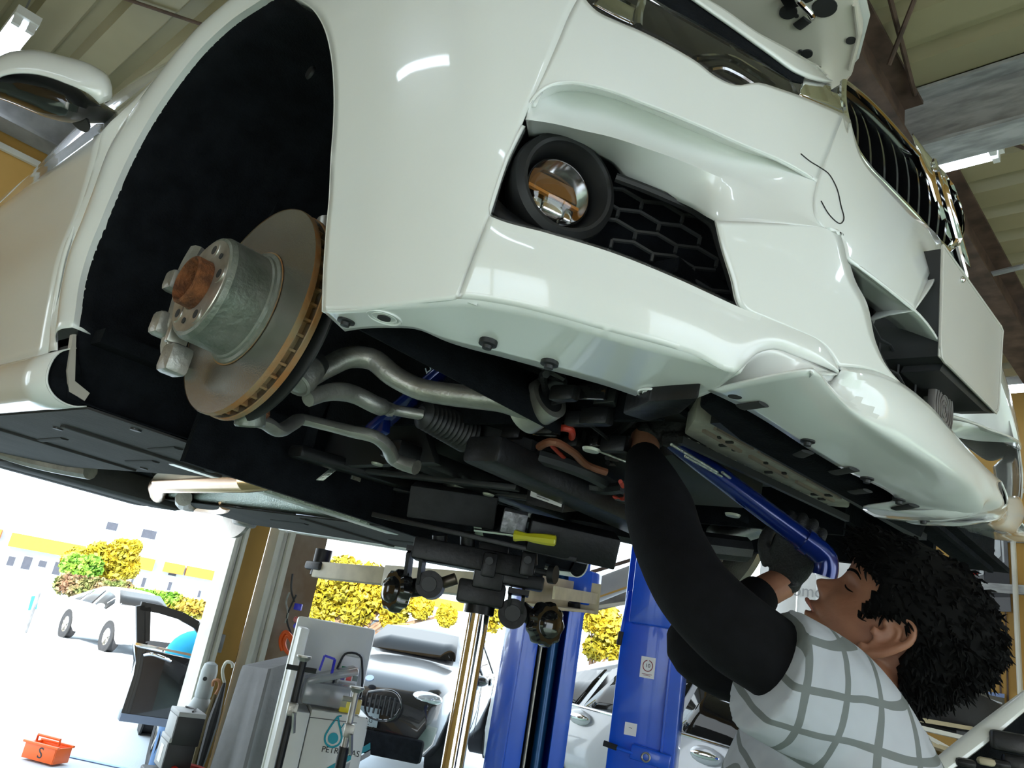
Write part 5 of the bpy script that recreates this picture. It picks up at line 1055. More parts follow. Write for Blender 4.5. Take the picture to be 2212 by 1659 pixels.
# ---- generic road car
def rcar(label, pos, head, col, L=4.6, Wd=1.82, H=1.45, suv=False, group=None, rimc=None, name='parked_car', paint=None, cat='car'):
    t = thing(name, label, cat, tuple(pos)); x = nrm(np.asarray(head, float)*(1, 1, 0)); z = np.array((0, 0, 1.)); y = np.cross(z, x); o = np.asarray(pos, float)
    P = lambda a, b, c: o+a*x+b*y+c*z
    mp_ = paint or mat('paint %s' % (str(col)), col, .25, coat=1., var=.03)
    k = L/4.6; hk = H/1.45
    ST_ = [(-2.3, .38, .72, .92, .78), (-2.2, .26, .88, 1.0, .86), (-1.8, .22, .95, 1.06, .9), (-1.25, .2, .95, 1.30, .91), (-.7, .2, .94, 1.42, .91), (0, .2, .93, 1.45, .91), (.45, .2, .92, 1.38, .91), (1.0, .2, .90, 1.05, .91), (1.3, .2, .87, .98, .91), (1.9, .22, .80, .88, .88), (2.2, .28, .66, .74, .8), (2.32, .42, .54, .58, .66)]
    if suv: ST_ = [(-2.3, .4, .9, 1.3, .84), (-2.1, .28, .98, 1.42, .9), (-1.2, .24, .98, 1.46, .91), (-.3, .24, .97, 1.45, .91), (.3, .24, .96, 1.40, .91), (.9, .24, .95, 1.08, .91), (1.3, .24, .94, 1.03, .91), (2.0, .27, .88, .96, .88), (2.22, .3, .8, .88, .84), (2.32, .4, .68, .74, .76)]
    hw = Wd/1.82
    def ring(s):
        X_, z0, b_, t_, w = s; w *= hw; g = min(1, max(0, (t_-b_-.08)/.3)); wt = w*(.90*(1-g)+.66*g)
        h = [(-w*.86, z0), (-w*.97, z0+.12), (-w, z0+(b_-z0)*.55), (-w*.985, b_), (-wt-.02*g, b_+(t_-b_)*.8), (-wt*.86, t_), (-wt*.4, t_+.025)]
        return [P(X_*k, a, c*hk) for a, c in h+[(0, h[-1][1]+.005)]+[(-a, c) for a, c in h[::-1]]]
    SS = np.array(ST_); xs = np.linspace(SS[0, 0], SS[-1, 0], 40); S2 = np.stack([xs]+[np.interp(xs, SS[:, 0], SS[:, q]) for q in range(1, 5)], 1)
    R_ = [ring(s) for s in S2]; n = len(R_[0]); V = [tuple(p) for r_ in R_ for p in r_]
    body = obj('body', (V, gridf(n, len(R_), True)+[tuple(range(n))[::-1], tuple(range((len(R_)-1)*n, len(R_)*n))]), mp_, t, ang=40)
    def sec(X_): return [np.interp(X_, SS[:, 0], SS[:, q]) for q in range(5)]
    def side_pt(X_, f, s):
        _, z0, b_, t_, w = sec(X_); w *= hw; g = min(1, max(0, (t_-b_-.08)/.3)); wt = w*(.90*(1-g)+.66*g)+.02*g
        return P(X_*k, s*((w*.985*(1-f/.8)+wt*f/.8)+.006), (b_+(t_-b_)*f)*hk)
    wins = ((-1.95, -1.15), (-1.08, -.12), (-.04, .78)) if suv else ((-1.42, -1.02), (-.96, -.12), (-.06, .86))
    for s in (1, -1):
        for a, b in wins:
            q = np.linspace(a, b, 8); obj('side_window', (lambda lo, hi: ([tuple(p) for p in lo+hi], [(i, i+1, 9+i, 8+i) for i in range(7)]))([side_pt(v, .07, s) for v in q], [side_pt(v, .78, s) for v in q]), m_glass, t, solid=.004)
        obj('window_trim', tube([side_pt(v, .04, s) for v in np.linspace(wins[0][0], wins[-1][1], 12)], .008, 6), m_chrome, t)
        for hx in (-.95, .25): 
            hp2 = side_pt(hx, -.08, s); obj('door_handle', ball(hp2+z*-.02, (.12, .02, .024), 14, 8, (x, y, z)), m_chrome, t)
            obj('handle_cup', ball(hp2+z*-.02-y*s*.012, (.13, .02, .055), 14, 8, (x, y, z)), mp_, t)
        for dx in (-1.25, -.1, .98): obj('door_gap', tube([P(dx*k, s*.905*hw, .3*hk), P(dx*k, s*.918*hw, .6*hk), side_pt(dx, 0., s)], .004, 5), m_seam, t)
        for wx_ in (-1.38, 1.42):
            wc = P(wx_*k, s*(.80*hw), .33); obj('arch_gap', lathe([(.30, .02), (.375, .022), (.375, .0)], wc+y*s*.1, y*s, 36, False), m_seam, t)
            ty_ = obj('tyre', lathe([(.2, -.1), (.31, -.11), (.33, -.09), (.33, .09), (.315, .118), (.24, .125), (.2, .115)], wc, y*s, 40, False), m_rubber, t)
            rim_ = obj('wheel_rim', lathe([(.235, .118), (.21, .11), (.2, .04), (.0, .05)], wc, y*s, 36, False), rimc or m_alu, t)
            for q in range(5): a = q*2*math.pi/5+.3; obj('spoke', bar(wc+y*s*.085, wc+y*s*.10+.215*(math.cos(a)*x+math.sin(a)*z), .045, .03, y), rimc or m_alu, t)
        obj('door_mirror', ball(P(.82*k, s*1.02*hw, .98*hk), (.06, .1, .06), 12, 8, (x, y, z)), mp_, t)
        fx2 = 2.2 if suv else 2.13
        obj('headlamp', ball(P(fx2*k, s*.66*hw, (.8 if suv else .66)*hk), (.09, .17, .065), 16, 10, (x, y, z)), m_lensw, t)
        obj('tail_lamp', ball(P(-2.2*k, s*.68*hw, .82*hk), (.07, .16, .07), 14, 8, (x, y, z)), m_tail, t)
    fw = (.45, .98) if not suv else (.36, .88)
    q0 = [P(fw[1]*k, v*hw, (sec(fw[1])[3]+.03)*hk) for v in np.linspace(-.66, .66, 7)]; q1 = [P(fw[0]*k, v*hw, (sec(fw[0])[3]+.02)*hk) for v in np.linspace(-.54, .54, 7)]
    obj('windscreen', ([tuple(p+x*.02+z*.015) for p in q0+q1], [(i, i+1, 8+i, 7+i) for i in range(6)]), m_glass, t, solid=.004)
    obj('lower_grille', box(P(2.27*k, 0, .36*hk), (.1, 1.0*hw, .16), (x, y, z), .02), m_black, t)
    obj('plate', box(P(2.345*k, 0, (.56 if suv else .52)*hk), (.012, .33, .165), (x, y, z), .003), mat('grey plate', (.36, .42, .45), .5, var=.01), t)
    return t, P, (x, y, z), mp_
m_lensw = mat('clear lamp', (.5, .52, .54), .08, .4, coat=1., var=.1, scale=20); m_tail = mat('red lamp', (.4, .01, .01), .2, coat=1.)
WHITE = (.78, .80, .82); BLACK = (.010, .010, .012); SILV = (.62, .64, .66)
# white saloon inside, beyond the posts
H1, H2 = wp(1255, 1545, 2, .90), wp(1530, 1618, 2, .90); hd_ = nrm((H2-H1)*(1, 1, 0)); lf = np.cross((0, 0, 1), hd_)
pos = H1+hd_*.95*1.0+lf*.93; pos[2] = 0
rcar('silver white saloon parked beyond the two blue lift posts', pos, hd_, SILV, 4.7, 1.84, 1.44)
# white hatch and black car with open door outside
wq = W(650, 1500, 13.); rcar('white car on the forecourt in front of the yellow tree', (wq[0], wq[1], zg(wq[0])), -hz_(700)-nrm(RW[0]*(1, 1, 0))*.8, WHITE, 4.2, 1.75, 1.5)
bn = W(775, 1575, 7.4); bh = nrm(-hz_(790)-nrm(RW[0]*(1, 1, 0))*.3); bn = np.array((bn[0], bn[1], 0)); bpos = bn-bh*2.25; bpos[2] = zg(bn[0])
t_, P_, ax_, mp_ = rcar('black kidney grilled car standing nose on behind the oil machine', bpos, bh, BLACK, 4.4, 1.5, 1.46, True)
for s in (1, -1):
    kf = [P_(2.33, s*.04, .78), P_(2.33, s*.33, .80), P_(2.30, s*.37, .72), P_(2.32, s*.32, .60), P_(2.34, s*.06, .60)]
    g_ = obj('kidney_grille', tube(closed(kf, 40), .012, 8), m_gloss, t_)
    for q in range(6): obj('grille_slat', bar(P_(2.325, s*(.08+.045*q), .775), P_(2.33, s*(.08+.045*q), .61), .012, .03), m_chrome if q == 9 else m_grey, g_)
obj('badge', lathe([(0, .012), (.04, .01), (.042, 0), (0, 0)], P_(2.24, 0, .895), ax_[0]*.6+ax_[2]*.8, 20), mat('badge', (.35, .42, .6), .2, .3), t_)
obj('bumper_intake', box(P_(2.3, .0, .36), (.1, 1.3, .2), ax_, .03), m_liner, t_)
# far white car
wa, wb_2 = gnd(135, 1376), gnd(224, 1406); fh = nrm((wb_2-wa)*(1, 1, 0)); lfw = np.cross((0, 0, 1), fh)
if np.dot(lfw, -hz_(180)) > 0: lfw = -lfw
fc_ = (wa+wb_2)/2+np.cross((0, 0, 1), fh)*(.85 if np.dot(np.cross((0, 0, 1), fh), hz_(180)) > 0 else -.85)
rcar('white car parked far out across the yard by the hedges', (fc_[0], fc_[1], zg(fc_[0])), fh, WHITE, 4.5, 1.8, 1.45)
# black car facing us, its door wide open
w1 = gnd(300, 1590)+hz_(300)*.25; w1 = np.array((w1[0], w1[1], zg(w1[0]))); tgt = W(470, 1500, 5.2)
h3 = nrm((tgt-w1)*(1, 1, 0)); l3 = np.cross((0, 0, 1), h3); p3 = w1+h3*1.0+l3*.76
t3, P3, ax3, mp3 = rcar('black car with its front door wide open left of the pillar', p3, h3, BLACK, 3.4, 1.48, 1.42)
dn = hz_(340)+np.cross((0, 0, 1), hz_(340))*.25; D0 = W(340, 1450, 6.95)
def dp(px, py, o=0.): return wpl(px, py, D0-nrm(dn)*o, dn)
low = [(290, 1388), (292, 1400), (440, 1428), (440, 1500), (425, 1580), (340, 1568), (256, 1557), (265, 1530), (288, 1460), (296, 1430)]
dr = obj('open_door', prism([dp(*p) for p in low], nrm(dn)*.09, .01), mp3, t3)
obj('window_frame', J(*[bar(dp(*a, -.04), dp(*b, -.04), .07, .05, dn) for a, b in (((304, 1392), (303, 1308)), ((303, 1308), (345, 1316)), ((345, 1316), (390, 1330)), ((390, 1330), (425, 1350)), ((425, 1350), (450, 1385)))], bar(dp(296, 1390, -.04), dp(318, 1390, -.04), .02, .03, dn), bar(dp(316, 1385, -.04), dp(318, 1312, -.04), .05, .05, dn)), m_black, dr, smooth=False)
obj('door_lower_trim', prism([dp(*p, .004) for p in ((262, 1540), (430, 1562), (425, 1580), (340, 1568), (256, 1557))], -nrm(dn)*.01), mat('grey trim', (.16, .20, .28), .4), dr)
obj('belt_trim', bar(dp(292, 1390, .01), dp(440, 1420, .01), .02, .02, dn), m_chrome, dr)
obj('door_handle', tube([dp(312, 1415, .02), dp(325, 1413, .06), dp(350, 1420, .06), dp(368, 1428, .02)], .014, 10, smooth=14), m_chrome, dr)
bl = thing('person', 'person in a bright blue top stooping behind the open black door', 'person', tuple(W(425, 1400, 7.6)*(1, 1, 0)))
bq = W(425, 1410, 7.7); gq = zg(bq[0])
obj('torso', J(ball(bq+(0, 0, -.05), (.22, .3, .26), 20, 14), tube([bq+(0, 0, -.15), np.array((bq[0], bq[1], .75))], [.2, .17], 18)), mat('bright blue cloth', (.02, .42, .72), .8), bl)
obj('head', ball(bq+(-.05, .3, .05), (.1, .09, .12), 16, 12), m_hair, bl)
for s in (-.1, .1): obj('leg', tube([(bq[0], bq[1]+s, .8), (bq[0]+.03, bq[1]+s, .4), (bq[0], bq[1]+s, gq)], [.09, .075, .06], 14, smooth=12), mat('blue jeans', (.12, .22, .4), .8), bl)
# dark off-road wagon behind the hedge
jp0 = W(835, 1400, 19.); jh = nrm(np.array((*RW[0][:2], 0))); 
jt_ = thing('off_road_wagon', 'dark boxy wagon with a spare wheel behind the yellow hedge', 'car', (jp0[0], jp0[1], zg(jp0[0]))); jo = np.array((jp0[0], jp0[1], zg(jp0[0]))); jx = jh; jz = np.array((0, 0, 1.)); jy = np.cross(jz, jx)
m_jp = mat('dark wagon paint', (.03, .03, .05), .3, coat=.5)
obj('body', box(jo+jz*.85, (3.4, 1.7, .7), (jx, jy, jz), .08), m_jp, jt_); obj('cabin', box(jo+jz*1.45-jx*.35, (2.2, 1.5, .65), (jx, jy, jz), .08), m_jp, jt_)
for a in (-.95, -.1): obj('side_window', box(jo+jz*1.5+jx*a-jy*.755, (.7, .02, .42), (jx, jy, jz), .01), m_lensw, jt_)
for a in (-1.1, 1.1):
    for s in (-.8, .8): obj('tyre', lathe([(0, -.12), (.38, -.12), (.38, .12), (0, .12)], jo+jx*a+jy*s+jz*.38, jy, 24), m_rubber, jt_)
obj('spare_wheel', lathe([(0, -.12), (.33, -.12), (.36, 0), (.33, .12), (0, .12)], jo-jx*1.85+jz*1.0, jx*.7-jy*.7, 28), mat('spare cover', (.18, .2, .32), .5), jt_)
obj('tail_lamp', box(jo-jx*1.5-jy*.86+jz*.8, (.16, .02, .16), (jx, jy, jz), .01), m_tail, jt_)

# ================================================================== white apartment house across the yard
fd = hz_(230, 1200); F0 = CW+fd*46; m_fac = mat('white render', (.42, .50, .56), .8, var=.02); m_ora = mat('orange eaves', (.42, .15, .01), .7, var=.1); m_win = mat('window pane', (.05, .055, .07), .3, spec=.2)
fx3 = np.cross(fd, (0, 0, 1)); fx3 = fx3 if np.dot(fx3, RW[0]) > 0 else -fx3
def fp(px, py, o=0.): return wpl(px, py, F0-fd*o, fd)
gl = zg(F0[0]); f0_, f1_ = fp(-250, 1200), fp(1350, 1300)
hs_ = thing('apartment_house', 'overexposed white house with orange eaves across the yard', 'building', tuple(F0))
ce = (f0_+f1_)/2; wid = abs(np.dot(f1_-f0_, fx3)); obj('wall', box(np.array((ce[0], ce[1], 6.5+gl))+fd*3, (wid, 6, 15), (fx3, fd, (0, 0, 1))), m_fac, hs_, smooth=False)
for a, b, h_ in (((-40, 1136), (6, 1144), .55), ((28, 1150), (186, 1181), .65), ((205, 1184), (220, 1187), .5), ((300, 1202), (336, 1209), .6), ((357, 1213), (400, 1222), .5), ((405, 1222), (465, 1234), .5), ((820, 1270), (1000, 1300), .5)):
    pa, pb = fp(*a, .25), fp(*b, .25); zc = (pa[2]+pb[2])/2-h_/2; obj('eaves_band', box(np.array(((pa[0]+pb[0])/2, (pa[1]+pb[1])/2, zc)), (np.linalg.norm((pb-pa)[:2]), .5, h_), (fx3, fd, (0, 0, 1))), m_ora, hs_, smooth=False)
for px, py, w_, h_ in ((24, 1212, .35, .5), (58, 1216, .45, .7), (92, 1218, .4, .35), (124, 1228, .4, .7), (36, 1178, .6, .25), (135, 1196, .6, .25), (242, 1137, .6, .45), (316, 1153, .5, .5), (331, 1156, .3, .5), (372, 1240, .45, .2), (285, 1256, .12, .6), (310, 1258, .2, .55), (366, 1266, .2, .5), (430, 1283, .15, .4)):
    q = fp(px, py, .02); w0 = obj('window', box(q, (w_, .1, h_), (fx3, fd, (0, 0, 1)), .01), m_fac, hs_); obj('pane', box(q-fd*.055, (w_*.86, .02, h_*.86), (fx3, fd, (0, 0, 1))), m_win, w0, smooth=False)
# ---- trees and hedges
def leafy(cs, n, size, seed):
    r_ = np.random.default_rng(seed); V = []; F = []
    for (c_, rad), k in zip(cs, np.full(len(cs), n//len(cs))):
        d = r_.normal(size=(k, 3)); d /= np.linalg.norm(d, axis=1)[:, None]; p = np.asarray(c_)+d*np.asarray(rad)*(r_.random((k, 1))**.4)
        a = r_.normal(size=(k, 3)); a /= np.linalg.norm(a, axis=1)[:, None]; b = np.cross(a, r_.normal(size=(k, 3))); b /= np.linalg.norm(b, axis=1)[:, None]; s = size*(.6+.8*r_.random((k, 1)))
        for i in range(k):
            j = len(V); V += [p[i]-a[i]*s[i], p[i]+b[i]*s[i]*.6, p[i]+a[i]*s[i], p[i]-b[i]*s[i]*.6]; F.append((j, j+1, j+2, j+3))
    return V, F
m_lfy = mat('yellow leaves', (.50, .36, .015), .6, col2=(.30, .26, .015), scale=2); m_lfg = mat('green leaves', (.10, .26, .02), .6, col2=(.2, .32, .03), scale=3); m_lfr = mat('russet leaves', (.2, .11, .06), .6, col2=(.12, .18, .04), scale=2.5); m_bark = mat('bark', (.20, .12, .07), .8, var=.3); m_lfo = mat('olive hedge leaves', (.26, .27, .03), .6, col2=(.36, .22, .03), scale=2)
def tree(label, base, clumps, ml, n, size, seed, trunk=.12, grp=None):
    t = thing('tree', label, 'tree', tuple(base)); cs = clumps; top = np.mean([c_ for c_, _ in cs], 0)
    fork = np.asarray(base)*.45+top*.55; obj('trunk', tube([base, np.asarray(base)*.6+top*.4, fork], [trunk, trunk*.8, trunk*.6], 10, smooth=10), m_bark, t)
    for c_, _ in cs: obj('branch', tube([fork, (fork+np.asarray(c_))/2+(0, 0, .1), c_], [trunk*.5, trunk*.35, trunk*.12], 7, smooth=8), m_bark, t)
    q = obj('foliage', leafy(cs, int(n*2.6), size*.6, seed), ml, t, smooth=False); q['kind'] = 'stuff'; return t
def pxr(px, py, d, r): return (W(px, py, d), np.array((r, r, r))*d/FPX)
g1 = np.array((*W(235, 1330, 27)[:2], zg(W(235, 1330, 27)[0])))
tree('yellow and green tree in front of the white house', g1, [pxr(165, 1215, 27, 32), pxr(215, 1205, 27, 34), pxr(262, 1200, 27, 36), pxr(240, 1235, 27, 36), pxr(290, 1182, 27, 14), pxr(200, 1240, 27, 28), pxr(278, 1228, 27, 22)], m_lfy, 3200, .16, 1, .16)
tree('green tree with fresh leaves left of the yellow tree', g1+(.9, -.8, 0), [pxr(160, 1222, 26, 26), pxr(195, 1225, 26, 26)], m_lfg, 700, .16, 2, .1)
g2 = np.array((*W(752, 1400, 17)[:2], zg(W(752, 1400, 17)[0])))
tree('bright yellow spreading tree seen between pillar and chrome ram', g2, [pxr(690, 1270, 17, 40), pxr(740, 1250, 17, 50), pxr(800, 1265, 17, 48), pxr(850, 1290, 17, 46), pxr(770, 1310, 17, 44), pxr(700, 1310, 17, 34), pxr(850, 1330, 17, 30), pxr(660, 1290, 17, 22), pxr(910, 1310, 17, 26), pxr(965, 1330, 17, 22)], m_lfy, 5200, .12, 3, .14)
tree('thin yellow tree to the right of the chrome ram', np.array((*W(1310, 1500, 15)[:2], zg(W(1310, 1500, 15)[0]))), [pxr(1310, 1350, 15, 40), pxr(1280, 1330, 15, 36), pxr(1060, 1330, 15, 36), pxr(1330, 1400, 15, 30), pxr(1285, 1400, 15, 26)], m_lfy, 1500, .1, 4, .07)
def hedge(label, pts, ml, n, size, seed):
    t = thing('hedge', label, 'hedge', tuple(pts[0][0])); q = obj('foliage', leafy(pts, int(n*2.2), size*.65, seed), ml, t, smooth=False); q['kind'] = 'stuff'
    c_ = np.mean([p for p, _ in pts], 0); obj('stem', tube([(c_[0], c_[1], zg(c_[0])), c_], .06, 8), m_bark, t); return t
hedge('russet hedge under the yellow and green tree', [pxr(x, 1262+(x-140)*.12, 24, 22) for x in range(140, 280, 16)], m_lfr, 2200, .12, 5)
hedge('round green bushes behind the far white car', [pxr(x, 1292+(x-300)*.1, 23, 20) for x in range(285, 390, 15)], m_lfg, 1800, .11, 6)
hedge('olive hedge running behind the open black door', [pxr(x, 1312+(x-400)*.15, 23, 20) for x in range(375, 445, 14)], m_lfo, 1100, .11, 7)
hedge('low yellow green hedge in front of the dark wagon', [pxr(x, 1415+(x-760)*.18, 14.5, 24) for x in range(765, 900, 13)], m_lfo, 2400, .08, 8)
hedge('bright green oleander bush right of the low hedge', [pxr(915, 1440, 13, 34), pxr(940, 1450, 13, 30), pxr(895, 1452, 13, 26)], m_lfg, 1500, .09, 9)
hedge('small clump of weeds by the far white car wheel', [pxr(x, 1370+(x-85)*.15, 23, 8) for x in range(75, 118, 8)], m_lfo, 300, .08, 10)
sg = thing('banner_pole', 'leaning pole with a blue banner far left in the yard', 'banner', tuple(gnd(55, 1370)))
obj('pole', tube([W(53, 1368, 20), W(85, 1278, 20)], .05, 8), m_steel, sg); obj('banner', prism([W(68, 1288, 20), W(82, 1287, 20), W(76, 1316, 20), W(60, 1318, 20)], (0, .03, 0)), mat('sky blue banner', (.02, .35, .75), .6), sg)
for a in ((790, 1400), (875, 1425)): tag(obj('fence_post', tube([W(a[0], a[1]-45, 14.2), W(a[0]-8, a[1]+55, 14.2)], .035, 8), m_steel), 'thin dark fence post %s' % ('left of the dark wagon' if a[0] < 800 else 'below the dark wagon'), 'post')
tag(obj('fence_wire', tube([W(650, 1365, 14.3), W(790, 1385, 14.3), W(880, 1405, 14.3)], .01, 6), m_steel), 'thin fence wire in front of the yellow tree', 'fence')
# ================================================================== things by the pillar
AXH = (nrm(RW[0]*(1, 1, 0)), nrm(-RW[2]*(1, 1, 0)), np.array((0, 0, 1.)))       # right, towards us, up
def hb(px, py, d, s, ax=AXH, bev=0., off=(0, 0, 0)): return box(W(px, py, d)+np.asarray(off), s, ax, bev)
def rot(a): c_, s_ = math.cos(a), math.sin(a); return (AXH[0]*c_+AXH[1]*s_, AXH[1]*c_-AXH[0]*s_, AXH[2])
# orange tool box
tp = gnd(95, 1645); ax = rot(.25); m_orb = mat('orange tool tray', (.80, .12, .01), .4, var=.05)
tb = thing('tool_tray', 'orange plastic tool tray standing on the floor at the door', 'tool tray', tuple(tp))
obj('tray', J(*[box(tp+ax[0]*a+ax[1]*b+(0, 0, .08), s, ax, .004) for a, b, s in ((0, .1, (.34, .012, .13)), (0, -.1, (.34, .012, .13)), (.17, 0, (.012, .2, .13)), (-.17, 0, (.012, .2, .13)), (0, 0, (.34, .2, .02)))]), m_orb, tb)
obj('rim', J(box(tp+ax[1]*.105+(0, 0, .15), (.39, .03, .02), ax, .004), box(tp-ax[1]*.105+(0, 0, .15), (.37, .03, .02), ax, .004)), m_orb, tb)
obj('handle', tube([tp-ax[0]*.15+(0, 0, .15), tp-ax[0]*.15+(0, 0, .2), tp+ax[0]*.1+(0, 0, .2), tp+ax[0]*.1+(0, 0, .15)], .012, 8), m_orb, tb)
obj('lettering', place(text('S', .13), tp+ax[1]*.108+(0, 0, .08)+ax[0]*.02, nrm(ax[0]), (0, 0, 1)), m_grey, tb)
tag(obj('paper_strip', J(box(gnd(230, 1652)+(0, 0, .006), (.9, .06, .004), rot(.1)), ), mat('blue paper', (.35, .5, .85), .7)), 'blue strip of tape lying on the floor beside the orange tray', 'tape')
# batteries
m_batg = mat('grey battery lid', (.36, .36, .36), .5); 
for k, (px, py, d, lab) in enumerate(((398, 1572, 4.95, 'grey and black car battery, upper of the stack by the pillar'), (378, 1628, 4.9, 'grey and black car battery, lower of the stack by the pillar'))):
    c_ = W(px, py, d); t = thing('car_battery', lab, 'battery', tuple(c_-(0, 0, .09)), 'car batteries by the pillar'); ax = rot(-.55)
    obj('case', box(c_, (.17, .24, .17), ax, .008), m_black, t); obj('face_panel', box(c_+ax[1]*.0-ax[0]*.086, (.004, .22, .15), ax, .002), m_batg, t); obj('lid', box(c_+(0, 0, .09), (.172, .242, .03), ax, .006), m_batg, t)
    obj('handle', tube([c_+ax[1]*.1+(0, 0, .11), c_+ax[0]*.04+(0, 0, .115), c_-ax[1]*.1+(0, 0, .11)], .006, 6), m_black, t)
    if k: obj('label', box(c_-ax[0]*.089, (.003, .08, .1), ax), m_stk, t, smooth=False)
cbase = W(378, 1628, 4.9); tag(obj('battery_stand', box((cbase[0], cbase[1], cbase[2]/2-.05), (.3, .3, max(.05, cbase[2]-.1)), rot(-.55), .01), m_black2), 'black stand under the stacked batteries', 'stand')
rr0 = W(420, 1655, 4.85); tag(obj('hose_reel', J(torus(rr0+(0, 0, -.04), (0.1, .1, 1), .12, .025, 28, 8), torus(rr0+(0, 0, -.075), (0, .1, 1), .12, .025, 28, 8)), mat('red hose', (.5, .02, .01), .4)), 'coiled red hose at the foot of the batteries', 'hose')
# gas cylinder and umbrellas
gt = W(458, 1430, 5.55); gx = 0.
cyl = thing('gas_cylinder', 'pale grey gas cylinder standing against the pillar', 'gas cylinder', (gt[0], gt[1], 0))
Hc = gt[2]; obj('shell', lathe([(0, 0), (.085, .0), (.092, .02), (.092, Hc-.36), (.085, Hc-.30), (.06, Hc-.25), (.055, Hc-.24), (0, Hc-.24)], (gt[0], gt[1], 0), (0, 0, 1), 28), mat('cylinder grey', (.40, .43, .44), .4, var=.06), cyl)
obj('valve_cap', lathe([(.05, Hc-.25), (.056, Hc-.22), (.056, Hc-.06), (.045, Hc-.015), (.022, Hc), (0, Hc)], (gt[0], gt[1], 0), (0, 0, 1), 24), mat('cylinder grey'), cyl)
obj('cap_hole', lathe([(0, .003), (.014, .003), (.014, -.003)], np.array((gt[0], gt[1], Hc-.11))+AXH[1]*.057, AXH[1], 14, False), m_seam, cyl)
for pts, lab, m, cm in (([(485, 1475), (483, 1440), (490, 1430), (500, 1432), (503, 1442)], 'furled umbrella with a white crook handle by the gas cylinder', m_track, m_grey), ([(460, 1482), (463, 1470), (472, 1470), (474, 1482), (465, 1500)], 'furled brown umbrella with a wooden crook by the gas cylinder', mat('wood crook', (.40, .18, .08), .4), mat('brown cloth', (.12, .09, .04), .8))):
    t = thing('umbrella', lab, 'umbrella', tuple(W(470, 1560, 5.4)*(1, 1, 0))); P_u = [W(*p, 5.45) for p in pts]; obj('crook', tube(P_u, .011, 8, smooth=20), m, t)
    st_ = P_u[0] if m is m_track else P_u[-1]; bt = np.array((st_[0]+.05, st_[1]-.05, .02)); obj('canopy', tube([st_, st_*.8+bt*.2, st_*.3+bt*.7, bt], [.012, .04, .03, .006], 10, smooth=12), cm, t)
# tools hanging on the steel column
hk = thing('tool_hanger', 'gauges and cables hanging on the brown steel column', 'tool rack', tuple(W(632, 1300, 6.22))); m_gb = mat('blue tool', (.03, .03, .55), .4)
obj('blue_meter', hb(644, 1311, 6.22, (.06, .04, .05), bev=.006), m_gb, hk); obj('red_gauge', lathe([(0, -.01), (.022, -.01), (.022, .01), (0, .01)], W(640, 1338, 6.22), AXH[1], 16), m_tail, hk)
obj('blue_gauge', lathe([(0, -.01), (.022, -.01), (.022, .01), (0, .01)], W(640, 1352, 6.22), AXH[1], 16), m_gb, hk)
for k, pts in enumerate(([(625, 1280), (618, 1300), (622, 1325), (616, 1345)], [(640, 1285), (628, 1310), (620, 1330), (630, 1370)], [(632, 1240), (630, 1280), (636, 1300)])): obj('cable', tube([W(*p, 6.22) for p in pts], .008, 6, smooth=14), [m_alu, m_grey, m_black][k], hk)
tag(obj('air_hose', tube([W(*p, 6.2) for p in ((610, 1405), (608, 1375), (616, 1365), (626, 1372), (632, 1390), (632, 1415), (622, 1410), (614, 1385), (620, 1372), (630, 1385), (628, 1415))], .016, 8, smooth=50), mat('orange hose', (.75, .10, .01), .4)), 'looped orange air hose hanging on the steel column', 'hose')
# covered machine
cv = W(565, 1440, 5.0); m_cov = mat('grey dust sheet', (.16, .16, .17), .55, var=.15, scale=4, bump=.4, bscale=12); zc = cv[2]; R_ = []
tp_ = [W(525, 1437, 4.9), W(583, 1445, 4.75), W(625, 1432, 4.95), W(622, 1416, 5.4)]; ctr = np.mean(tp_, 0)
per = lin(tp_+[tp_[0]], 49)[:-1]; lv_ = []
for q, (zf, sp) in enumerate(((1., 1.), (.97, 1.03), (.7, 1.10), (.35, 1.2), (.0, 1.28))):
    row = []
    for i, p in enumerate(per):
        d = (p-ctr)*(1, 1, 0); w_ = 1+(.05*math.sin(i*1.05)+.03*math.sin(i*2.3))*(1-zf)*1.5; row.append(np.array((ctr[0], ctr[1], 0))+d*sp*w_+np.array((0, 0, (p[2] if zf > .9 else zc*zf)*(1 if zf < .9 else zf) if zf < 1 else p[2])))
    lv_.append(row)
cvr = tag(obj('dust_sheet', (lambda a: (a[0]+[tuple(ctr+(0, 0, .01))], a[1][:-2]+[(i, (i+1) % 48, len(a[0])) for i in range(48)]))(rings(lv_)), m_cov), 'grey dust sheet draped over a machine next to the oil cabinet', 'dust sheet')
# ---- oil changing machine
om = thing('oil_machine', 'white oil change cabinet with teal drop logo and control panel', 'cabinet', tuple(W(700, 1600, 4.2)*(1, 1, 0))); m_cab = mat('cabinet cream', (.66, .67, .62), .35, var=.03); m_teal = mat('teal print', (.0, .28, .34), .5)
OX, OY, OZ = rot(-.25); od = 4.25
ob_ = W(712, 1545, od); fr_ = ob_+OY*0
def opx(px, py, o=0.): return wpl(px, py, fr_+OY*o, OY)
tl, trr = opx(672, 1532), opx(800, 1548); wc_ = np.dot(trr-tl, OX); cw = (tl+trr)/2
topz = tl[2]; obj('lower_cabinet', box(np.array((cw[0], cw[1], topz/2))-OY*.2, (abs(wc_), .4, topz), (OX, OY, OZ), .008), m_cab, om)
obj('side_panel', box(np.array((*(tl-OX*.055-OY*.2)[:2], topz/2-.01)), (.11, .4, topz-.02), (OX, OY, OZ), .006), m_cab, om)
obj('door_line', tube([tl+OZ*-.04+OY*.003, trr+OZ*-.04+OY*.003], .002, 5), m_grey, om)
bk_ = opx(690, 1470, -.38); obj('back_panel', box(np.array((*((opx(700, 1470, -.39))[:2]), (topz+.45)/2+.02)), (abs(wc_)+.16, .05, topz+.42), (OX, OY, OZ), .02), m_cab, om)
